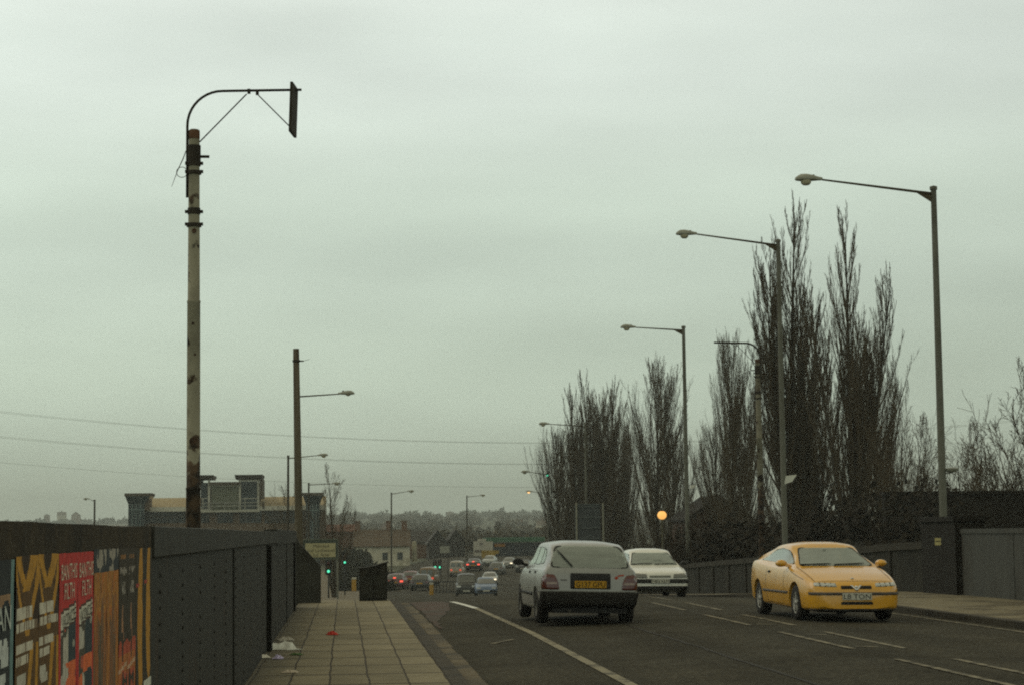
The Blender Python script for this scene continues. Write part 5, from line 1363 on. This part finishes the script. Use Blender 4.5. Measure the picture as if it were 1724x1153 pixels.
def gap(side, lines, w=.007):
    """shut lines: narrow dark strips lying on the body"""
    def f(t, bvh, paint):
        b = MB()
        for sd_ in ((side,) if side in ('front', 'rear', 'top') else ('left', 'right')):
            d, org = DIRS[sd_]
            for ln in lines:
                vs = []
                for (a, c) in zip(ln[:-1], ln[1:]):
                    a, c = Vector(a), Vector(c); nn = max(2, int((c-a).length/.06)); per = Vector((-(c-a).y, (c-a).x)).normalized()*w/2
                    vs = []
                    for k in range(nn+1):
                        q = a.lerp(c, k/nn)
                        for s_ in (-1, 1):
                            p = q+per*s_; h, nrm, _, _ = bvh.ray_cast(org(p.x, p.y), d)
                            if h is None: h, nrm, _, _ = bvh.find_nearest(org(p.x, p.y)+d*4)
                            if nrm.dot(d) > 0: nrm = -nrm
                            vs.append(h+nrm*.003)
                    b.add(vs, [(2*k, 2*k+1, 2*k+3, 2*k+2) for k in range(nn)])
        b.build('shut_lines', seam, t)
    return f
def side_strip(z0, z1, x0, x1, mt, name='side_strip', off=.012):
    def f(t, bvh, paint):
        for sd_ in ('left', 'right'):
            b = MB(); panel(b, bvh, sd_, [(x0, z0), (x1, z0), (x1, z1), (x0, z1)], off, .12, skirt=.014); b.build(name, mt, t)
    return f
def handles(pts, mt):
    def f(t, bvh, paint):
        for sd_ in ('left', 'right'):
            for (x, z) in pts:
                b = MB(); panel(b, bvh, sd_, [(x-.07, z-.02), (x+.07, z-.02), (x+.07, z+.02), (x-.07, z+.02)], .012, .05, skirt=.015); b.build('door_handle', mt, t)
    return f

# yellow coupe: low nose, slim lamps, sloping tail
coupe = dict(belt=[(-2.24, .52), (-2.2, .80), (-2.1, .93), (-1.8, .985), (-1.2, .965), (-.4, .925), (.5, .90), (1.0, .885), (1.5, .80), (1.9, .705), (2.1, .645), (2.2, .575), (2.245, .50)],
             roof=[(-1.95, .96), (-1.7, 1.02), (-1.2, 1.175), (-.7, 1.27), (-.2, 1.295), (.15, 1.27), (.5, 1.13), (1.08, .885)],
             hw=[(-2.24, .60), (-2.15, .72), (-1.9, .80), (-1.3, .842), (0, .845), (1.2, .838), (1.75, .81), (2.05, .76), (2.18, .69), (2.245, .58)],
             zb=[(-2.24, .34), (-1.9, .24), (0, .19), (1.8, .18), (2.15, .19), (2.245, .23)], wr=.56, axles=(1.33, -1.27), r=.305, track=1.44, rim=rim_m, spokes=5, seat=-.35, dash=.62, shelf=(-1.7, -1.2),
             windows=[('front', [(-.655, .915), (.655, .915), (.49, 1.225), (-.49, 1.225)]), ('rear', [(-.6, 1.0), (.6, 1.0), (.46, 1.2), (-.46, 1.2)]),
                      ('left', [(.78, .945), (.27, 1.165), (-.25, 1.215), (-.7, 1.185), (-1.32, .995)]), ('right', [(.78, .945), (.27, 1.165), (-.25, 1.215), (-.7, 1.185), (-1.32, .995)])],
             panels=[('headlight', 'front', both(rounded([(.33, .585), (.69, .60), (.69, .655), (.34, .645)], .015)), lampg, .008, .01),
                     ('grille', 'front', [rounded([(-.26, .552), (-.05, .552), (-.09, .605), (-.26, .605)], .012), rounded([(.26, .552), (.05, .552), (.09, .605), (.26, .605)], .012)], blk2, .006, .008),
                     ('bumper_strip', 'front', [[(-.76, .455), (.76, .455), (.76, .50), (-.76, .50)]], mat('grey_strip', (.10, .085, .07), rough=.6), .014, .016),
                     ('air_intake', 'front', [rounded([(-.28, .295), (.28, .295), (.26, .345), (-.26, .345)], .02)], blk2, .004, .0),
                     ('lower_valance', 'front', [[(-.74, .185), (.74, .185), (.74, .225), (-.74, .225)]], blk, .02, .02),
                     ('tail_light', 'rear', both([(.4, .62), (.7, .62), (.7, .78), (.4, .78)]), redl, .008, .01)],
             extra=[mirror(.72, .78, .96, None), side_strip(.19, .235, -.9, .95, blk2, 'sill', .006),  side_strip(.45, .49, -.86, .92, mat('grey_strip', (.10, .085, .07), rough=.6)), handles([(-.42, .80)], blk2),
                    gap('side', [[(.62, .88), (.66, .5), (.6, .27)], [(-.62, .93), (-.66, .6), (-.5, .27)], [(.6, .27), (-.5, .27)], [(1.0, .83), (1.75, .70)]]),
                    gap('top', [[(2.02, -.66), (1.05, -.70)], [(2.02, .66), (1.05, .70)], [(2.07, -.62), (2.1, 0)], [(2.1, 0), (2.07, .62)]]),
                    wiper('front', (-.05, .925), (.5, .945)), wiper('front', (-.62, .925), (-.1, .94)), plate_extra(2.272, .43, 'L8 TON', plate_w, 'front', .5, .112)])
def vbadge(t, bvh, paint):
    for y in (-.60, -.51, -.42, .42, .51, .60):
        b = MB(); panel(b, bvh, 'front', [(y-.009, .592), (y+.009, .592), (y+.009, .65), (y-.009, .65)], .010, .05); b.build('lamp_divider', blk, t)
    b = MB(); v2 = [(-.095, .612), (-.06, .612), (0, .555), (.06, .612), (.095, .612), (.012, .525), (-.012, .525)]
    panel(b, bvh, 'front', v2, .014, .03, skirt=.012)
    b.lathe([(.026, 0), (.022, .01), (0, .012)], 12, tuple(bvh.ray_cast(Vector((6, 0, .585)), Vector((-1, 0, 0)))[0]+Vector((.012, 0, 0))), 'x'); b.build('badge', chrome, t)
    b = MB(); q = bvh.ray_cast(Vector((6, -.13, .695)), Vector((-1, 0, 0)))[0]
    h = bvh.ray_cast(Vector((1.98, 0, 4)), Vector((0, 0, -1)))[0]; b.lathe([(.03, 0), (.02, .012), (0, .016)], 10, tuple(h+Vector((0, 0, .002)))); b.build('bonnet_badge', chrome, t)
coupe['extra'].append(vbadge)
def tax(t, bvh, paint):   # small paper disc stuck inside the windscreen
    h = bvh.ray_cast(Vector((6, -.05, 1.165)), Vector((-1, 0, 0)))[0]; b = MB(); b.lathe([(.0, .0), (.04, 0)], 12, tuple(h+Vector((-.02, 0, 0))), 'x'); b.build('rear_view_mirror', mat('mirror_back', (.3, .3, .26)), t)
coupe['extra'].append(tax)
zz = zroad(8.42, 34.2)
make_car('parked_car' if False else 'yellow_coupe', 'bright yellow coupe with slim headlights coming towards the camera', coupe, paint_mat('yellow_paint', (.62, .318, .022), rough=.25, coat=.5), (8.42, 34.45, zz), PI+R(1.5), roll=-.012, near=True)

# silver hatchback seen from behind
hatch = dict(belt=[(-1.985, .42), (-1.96, .62), (-1.93, .85), (-1.86, .93), (-1.4, .94), (0, .925), (.8, .915), (1.3, .85), (1.75, .74), (1.93, .62), (1.985, .5)],
             roof=[(-1.88, .93), (-1.72, 1.14), (-1.5, 1.29), (-1.2, 1.345), (-.5, 1.36), (.0, 1.35), (.3, 1.28), (1.05, .91)],
             hw=[(-1.985, .70), (-1.93, .765), (-1.75, .81), (-1.2, .832), (0, .835), (1.1, .828), (1.6, .79), (1.88, .70), (1.985, .58)],
             zb=[(-1.985, .33), (-1.6, .27), (0, .2), (1.7, .2), (1.985, .27)], wr=.61, axles=(1.22, -1.21), r=.29, track=1.44, rim=steelrim, spokes=0, seat=.0, dash=.72, shelf=(-1.5, -1.05), wrad=.07,
             windows=[('rear', [(-.665, .945), (.665, .945), (.555, 1.30), (-.555, 1.30)]), ('front', [(-.65, .95), (.65, .95), (.5, 1.27), (-.5, 1.27)]),
                      ('left', [(.82, .965), (.28, 1.245), (-.36, 1.28), (-.36, .975)]), ('right', [(.82, .965), (.28, 1.245), (-.36, 1.28), (-.36, .975)]),
                      ('left', [(-.44, .975), (-.44, 1.28), (-1.0, 1.265), (-1.1, .98)]), ('right', [(-.44, .975), (-.44, 1.28), (-1.0, 1.265), (-1.1, .98)]),
                      ('left', [(-1.18, .985), (-1.08, 1.25), (-1.3, 1.22), (-1.5, 1.01)]), ('right', [(-1.18, .985), (-1.08, 1.25), (-1.3, 1.22), (-1.5, 1.01)])],
             panels=[('tail_light', 'rear', both(rounded([(.52, .585), (.80, .585), (.795, .76), (.74, .835), (.60, .825), (.545, .72)], .03)), redl, .012, .014),
                     ('reversing_light', 'rear', both([(.56, .67), (.735, .67), (.73, .705), (.565, .705)]), mat('lamp_clear', (.3, .24, .2), rough=.2), .015, .0),
                     ('bumper_lip', 'rear', [[(-.82, .545), (.82, .545), (.82, .565), (-.82, .565)]], mat('bumper_lip_grey', (.14, .14, .12), rough=.6), .028, .03),
                     ('bumper', 'rear', [[(-.84, .30), (.84, .30), (.84, .543), (-.84, .543)]], mat('black_bumper', (.012, .011, .008), rough=.8, spec=.2), .035, .04),
                     ('plate_recess', 'rear', [rounded([(-.335, .60), (.335, .60), (.335, .855), (-.335, .855)], .02)], blk2, .008, .012),
                     ('headlight', 'front', both([(.4, .6), (.68, .6), (.68, .72), (.4, .72)]), lampg, .008, .01)],
             extra=[mirror(.80, .80, 1.0, blk2), wiper('rear', (.30, .955), (.53, 1.22), .025), plate_extra(-1.985, .675, 'G137 GPU', plate_y, 'rear', .53, .115),
                    side_strip(.46, .51, -.82, .83, blk), handles([(-.22, .84), (-1.0, .85)], blk2), gap('side', [[(-.40, .93), (-.40, .3)], [(.78, .9), (.8, .3)], [(-1.12, .96), (-1.06, .62), (-.9, .4)]]),
                    gap('rear', [[(-.76, .90), (-.53, .60)], [(.76, .90), (.53, .60)]])])
def hatch_bits(t, bvh, paint):
    b = MB(); h = bvh.ray_cast(Vector((-6, -.45, .80)), Vector((1, 0, 0)))[0]
    x = h.x-.006; b.add([(x, -.40, .79), (x, -.44, .82), (x, -.47, .785), (x, -.43, .755)], [(0, 1, 2, 3)]); b.add([(x, -.46, .83), (x, -.56, .845), (x, -.56, .825), (x, -.46, .808)], [(0, 1, 2, 3)]); b.build('badge', mat('red_badge', (.4, .06, .02)), t)
    b = MB(); x = bvh.ray_cast(Vector((-6, .45, .745)), Vector((1, 0, 0)))[0].x-.006; b.add([(x, .50, .735), (x, .39, .735), (x, .39, .75), (x, .50, .75)], [(0, 1, 2, 3)]); b.build('badge', mat('grey_badge', (.08, .07, .06)), t)
    b = MB(); b.tube([(-1.82, .35, .24), (-2.0, .35, .235)], .028, 10); b.build('exhaust_pipe', mat('exhaust', (.06, .055, .045), metal=.5, rough=.5), t)
    b = MB(); b.box(-1.9, -1.55, -.62, .62, .20, .33); b.box(-.9, 1.5, -.55, .55, .17, .2); b.build('underbody', blk2, t)
hatch['extra'].append(hatch_bits)
zz = zroad(4.02, 34.3)
make_car('silver_hatchback', 'silver hatchback with a black rear bumper driving away, nearest car', hatch, paint_mat('silver_paint', (.25, .255, .225), rough=.3), (4.0, 34.4, zz), R(1.2), roll=.03, near=True)

# white saloon facing the camera
saloon = dict(belt=[(-2.2, .55), (-2.17, .85), (-2.05, .95), (-1.5, .96), (0, .93), (.85, .90), (1.4, .85), (1.9, .765), (2.12, .70), (2.19, .60), (2.2, .5)],
              roof=[(-1.75, .95), (-1.3, 1.24), (-.9, 1.33), (-.3, 1.36), (.1, 1.34), (.4, 1.25), (1.15, .90)],
              hw=[(-2.2, .72), (-2.1, .80), (-1.5, .85), (0, .858), (1.4, .85), (1.9, .82), (2.1, .78), (2.2, .70)],
              zb=[(-2.2, .33), (0, .2), (1.9, .2), (2.2, .26)], wr=.575, axles=(1.33, -1.33), r=.30, track=1.46, rim=steelrim, seat=-.1, dash=.75, shelf=(-1.6, -1.1),
              windows=[('front', [(-.67, .935), (.67, .935), (.515, 1.275), (-.515, 1.275)]), ('rear', [(-.6, .98), (.6, .98), (.48, 1.24), (-.48, 1.24)]),
                       ('left', [(.85, .955), (.32, 1.23), (-.35, 1.265), (-.35, .97)]), ('right', [(.85, .955), (.32, 1.23), (-.35, 1.265), (-.35, .97)]), ('left', [(-.43, .97), (-.43, 1.265), (-.95, 1.22), (-1.3, .985)]), ('right', [(-.43, .97), (-.43, 1.265), (-.95, 1.22), (-1.3, .985)])],
              panels=[('headlight', 'front', both(rounded([(.36, .59), (.77, .60), (.77, .725), (.38, .70)], .015)), mat('headlamp_grey', (.15, .15, .125), rough=.12, var=.3, scale=20, spec=.6), .008, .01),
                      ('bumper', 'front', [[(-.83, .46), (.83, .46), (.83, .565), (-.83, .565)]], blk, .03, .035), ('lower_valance', 'front', [[(-.8, .26), (.8, .26), (.8, .375), (-.8, .375)]], blk2, .02, .02),
                      ('grille', 'front', [rounded([(-.30, .605), (.30, .605), (.30, .665), (-.30, .665)], .012)], mat('grille_grey', (.2, .2, .16)), .005, .006), ('tail_light', 'rear', both([(.5, .65), (.78, .65), (.78, .8), (.5, .8)]), redl, .008, .01)],
              extra=[mirror(.82, .80, .99, blk), wiper('front', (.02, .945), (.6, .965)), wiper('front', (-.62, .945), (-.05, .965)), plate_extra(2.25, .51, 'F482 KLM', plate_w, 'front', .5, .105), side_strip(.5, .56, -.93, .93, blk),
                     gap('top', [[(2.0, -.7), (1.2, -.72)], [(2.0, .7), (1.2, .72)]]), gap('side', [[(-.39, .94), (-.39, .3)], [(.82, .9), (.84, .3)]])])
# nudge: the car stands on the falling road beyond the crest
make_car('white_saloon', 'white saloon with a black bumper strip coming up behind the silver hatchback', saloon, paint_mat('white_paint', (.66, .65, .55), rough=.3), (8.70, 56.2, zroad(8.70, 56.2)+.02), PI, roll=-.012, pitch=.0, near=True)

# distant traffic ---------------------------------------------------------
def simp(src, **k):
    d = dict(src); d['extra'] = []; d.update(k); return d
def far_lights(front=None, rear=None, third=False, zf=(.58, .68), zr=(.66, .80)):
    ps = []
    ps.append(('headlight', 'front', both([(.42, zf[0]), (.72, zf[0]), (.72, zf[1]), (.42, zf[1])]), front or lampg, .03, 0))
    ps.append(('tail_light', 'rear', both([(.48, zr[0]), (.74, zr[0]), (.74, zr[1]), (.48, zr[1])]), rear or redl, .03, 0))
    if third: ps.append(('brake_light', 'rear', [[(-.12, .97), (.12, .97), (.12, 1.07), (-.12, 1.07)]], rear, .03, 0))
    ps.append(('bumper', 'front', [[(-.78, .3), (.78, .3), (.78, .48), (-.78, .48)]], blk, .02, 0)); ps.append(('bumper', 'rear', [[(-.78, .3), (.78, .3), (.78, .5), (-.78, .5)]], blk, .02, 0))
    ps.append(('number_plate', 'rear', [[(-.26, .58), (.26, .58), (.26, .69), (-.26, .69)]], plate_y, .035, 0)); ps.append(('number_plate', 'front', [[(-.26, .38), (.26, .38), (.26, .49), (-.26, .49)]], plate_w, .035, 0))
    return ps
van = dict(belt=[(-2.3, .9), (-2.27, 1.15), (-1.5, 1.18), (.9, 1.16), (1.6, 1.1), (2.15, .95), (2.27, .75), (2.3, .6)], roof=[(-2.29, 1.2), (-2.25, 1.9), (-2.1, 2.0), (0, 2.05), (.9, 2.0), (1.1, 1.9), (1.75, 1.08)],
           hw=[(-2.3, .82), (-2.2, .88), (0, .9), (1.8, .88), (2.2, .8), (2.3, .7)], zb=[(-2.3, .35), (0, .28), (2.3, .32)], wr=.78, axles=(1.5, -1.5), r=.33, track=1.55,
           windows=[('front', [(-.75, 1.2), (.75, 1.2), (.66, 1.85), (-.66, 1.85)]), ('rear', [(-.68, 1.25), (-.06, 1.25), (-.06, 1.8), (-.64, 1.8)]), ('rear', [(.68, 1.25), (.06, 1.25), (.06, 1.8), (.64, 1.8)]), ('left', [(1.35, 1.2), (1.0, 1.8), (.3, 1.8), (.3, 1.2)]), ('right', [(1.35, 1.2), (1.0, 1.8), (.3, 1.8), (.3, 1.2)])], panels=[], extra=[])
jeep = simp(hatch, belt=[(-1.9, .6), (-1.87, .98), (-1.2, 1.0), (0, 1.0), (.9, .99), (1.75, .95), (1.88, .8), (1.9, .6)], roof=[(-1.88, 1.0), (-1.84, 1.58), (-1.5, 1.66), (-.2, 1.68), (.4, 1.62), (.85, .99)], wr=.66,
            windows=[('front', [(-.68, 1.05), (.68, 1.05), (.58, 1.55), (-.58, 1.55)]), ('rear', [(-.66, 1.05), (.66, 1.05), (.6, 1.52), (-.6, 1.52)]), ('left', [(.6, 1.05), (.35, 1.55), (-1.6, 1.55), (-1.7, 1.05)]), ('right', [(.6, 1.05), (.35, 1.55), (-1.6, 1.55), (-1.7, 1.05)])], axles=(1.2, -1.15), r=.34)
GC = 'distant traffic queuing at the junction'
def far_car(name, label, src, col, px, py, facing, front=None, rear=None, third=False, cat='car', yaw=0, Y=None, big=1.0):
    q = G(px, py)
    if Y: q = P(px, py, Y); q.z = zroad(q.x, Y)
    s = simp(src, panels=far_lights(front, rear, third, **({'zf': (.7, .85), 'zr': (.75, .98)} if src in (van, jeep) else {})))
    t = make_car(name, label, s, paint_mat('paint_'+name+'_%d' % int(px), col, coat=0), q, (0 if facing == 'away' else PI)+yaw, cat=cat, group=GC)
    t.scale = (big,)*3; return t
far_car('red_car', 'dark red car with three brake lights lit, leftmost of the distant traffic', hatch, (.13, .05, .04), 669, 991, 'away', rear=brake_on, third=True, yaw=R(-9), big=1.15)
far_car('red_car', 'dull red car with a pale roof glare, behind the braking leftmost car', hatch, (.17, .04, .03), 693, 984, 'away', yaw=R(-9), big=1.1)
far_car('dark_hatchback', 'dark hatchback with a pale rear window beside the yellow island bollard', hatch, (.05, .048, .04), 711, 993, 'away', yaw=R(-9), big=1.15)
far_car('ochre_van', 'ochre van with a pale roof in front of the green signals', van, (.16, .10, .035), 723, 985, 'away', rear=tail_on, cat='van', yaw=R(-9), big=.95)
far_car('white_van', 'off white high van in the middle of the junction', van, (.33, .29, .22), 770, 969, 'away', rear=tail_on, cat='van', yaw=R(-8), big=.9)
far_car('dark_saloon', 'dark saloon with three brake lights lit below the white billboard', saloon, (.035, .03, .028), 799, 960, 'away', rear=brake_on, third=True, yaw=R(-8), big=1.15)
far_car('pale_car', 'pale grey car coming round the bend below the yellow board', saloon, (.34, .35, .31), 825, 951, 'towards', yaw=R(-12))
far_car('grey_hatchback', 'grey hatchback in the middle of the distant road, in front of a headlit car', hatch, (.15, .15, .13), 838, 966, 'away', yaw=R(-10), big=1.1)
far_car('headlit_car', 'car with a glowing headlight under the dark shop front', saloon, (.2, .2, .18), 857, 955, 'towards', front=head_on, yaw=R(-12), big=1.0)
far_car('dark_car', 'dark car half hidden behind the left side of the silver hatchback', saloon, (.02, .018, .015), 882, 962, 'towards', yaw=R(-10), big=1.1)
far_car('white_car', 'white car with a headlight on, behind the blue car', saloon, (.5, .5, .45), 825, 984, 'towards', front=head_on, yaw=R(-6), big=1.0)
far_car('blue_car', 'pale blue saloon facing the camera beside the dark jeep', saloon, (.12, .17, .24), 818, 1000, 'towards', yaw=R(-3), Y=150)
far_car('dark_jeep', 'dark upright off roader facing the camera beside the pale blue saloon', jeep, (.03, .032, .024), 785, 1001.5, 'towards', yaw=R(-3), Y=152)

# ------------------------------------------------------------------ haze: even damp air over the valley
hm = bpy.data.materials.new('haze_air'); hm.use_nodes = True; hn, hl = hm.node_tree.nodes, hm.node_tree.links
hn.remove(hn['Principled BSDF']); pv = hn.new('ShaderNodeVolumePrincipled'); pv.inputs['Color'].default_value = (.86, .92, .86, 1); pv.inputs['Density'].default_value = .00037
hl.new(pv.outputs[0], hn['Material Output'].inputs['Volume'])
b = MB(); b.box(-3100, 3100, -80, 4300, -60, 90); o = b.build('haze', hm); tag(o, kind='stuff')
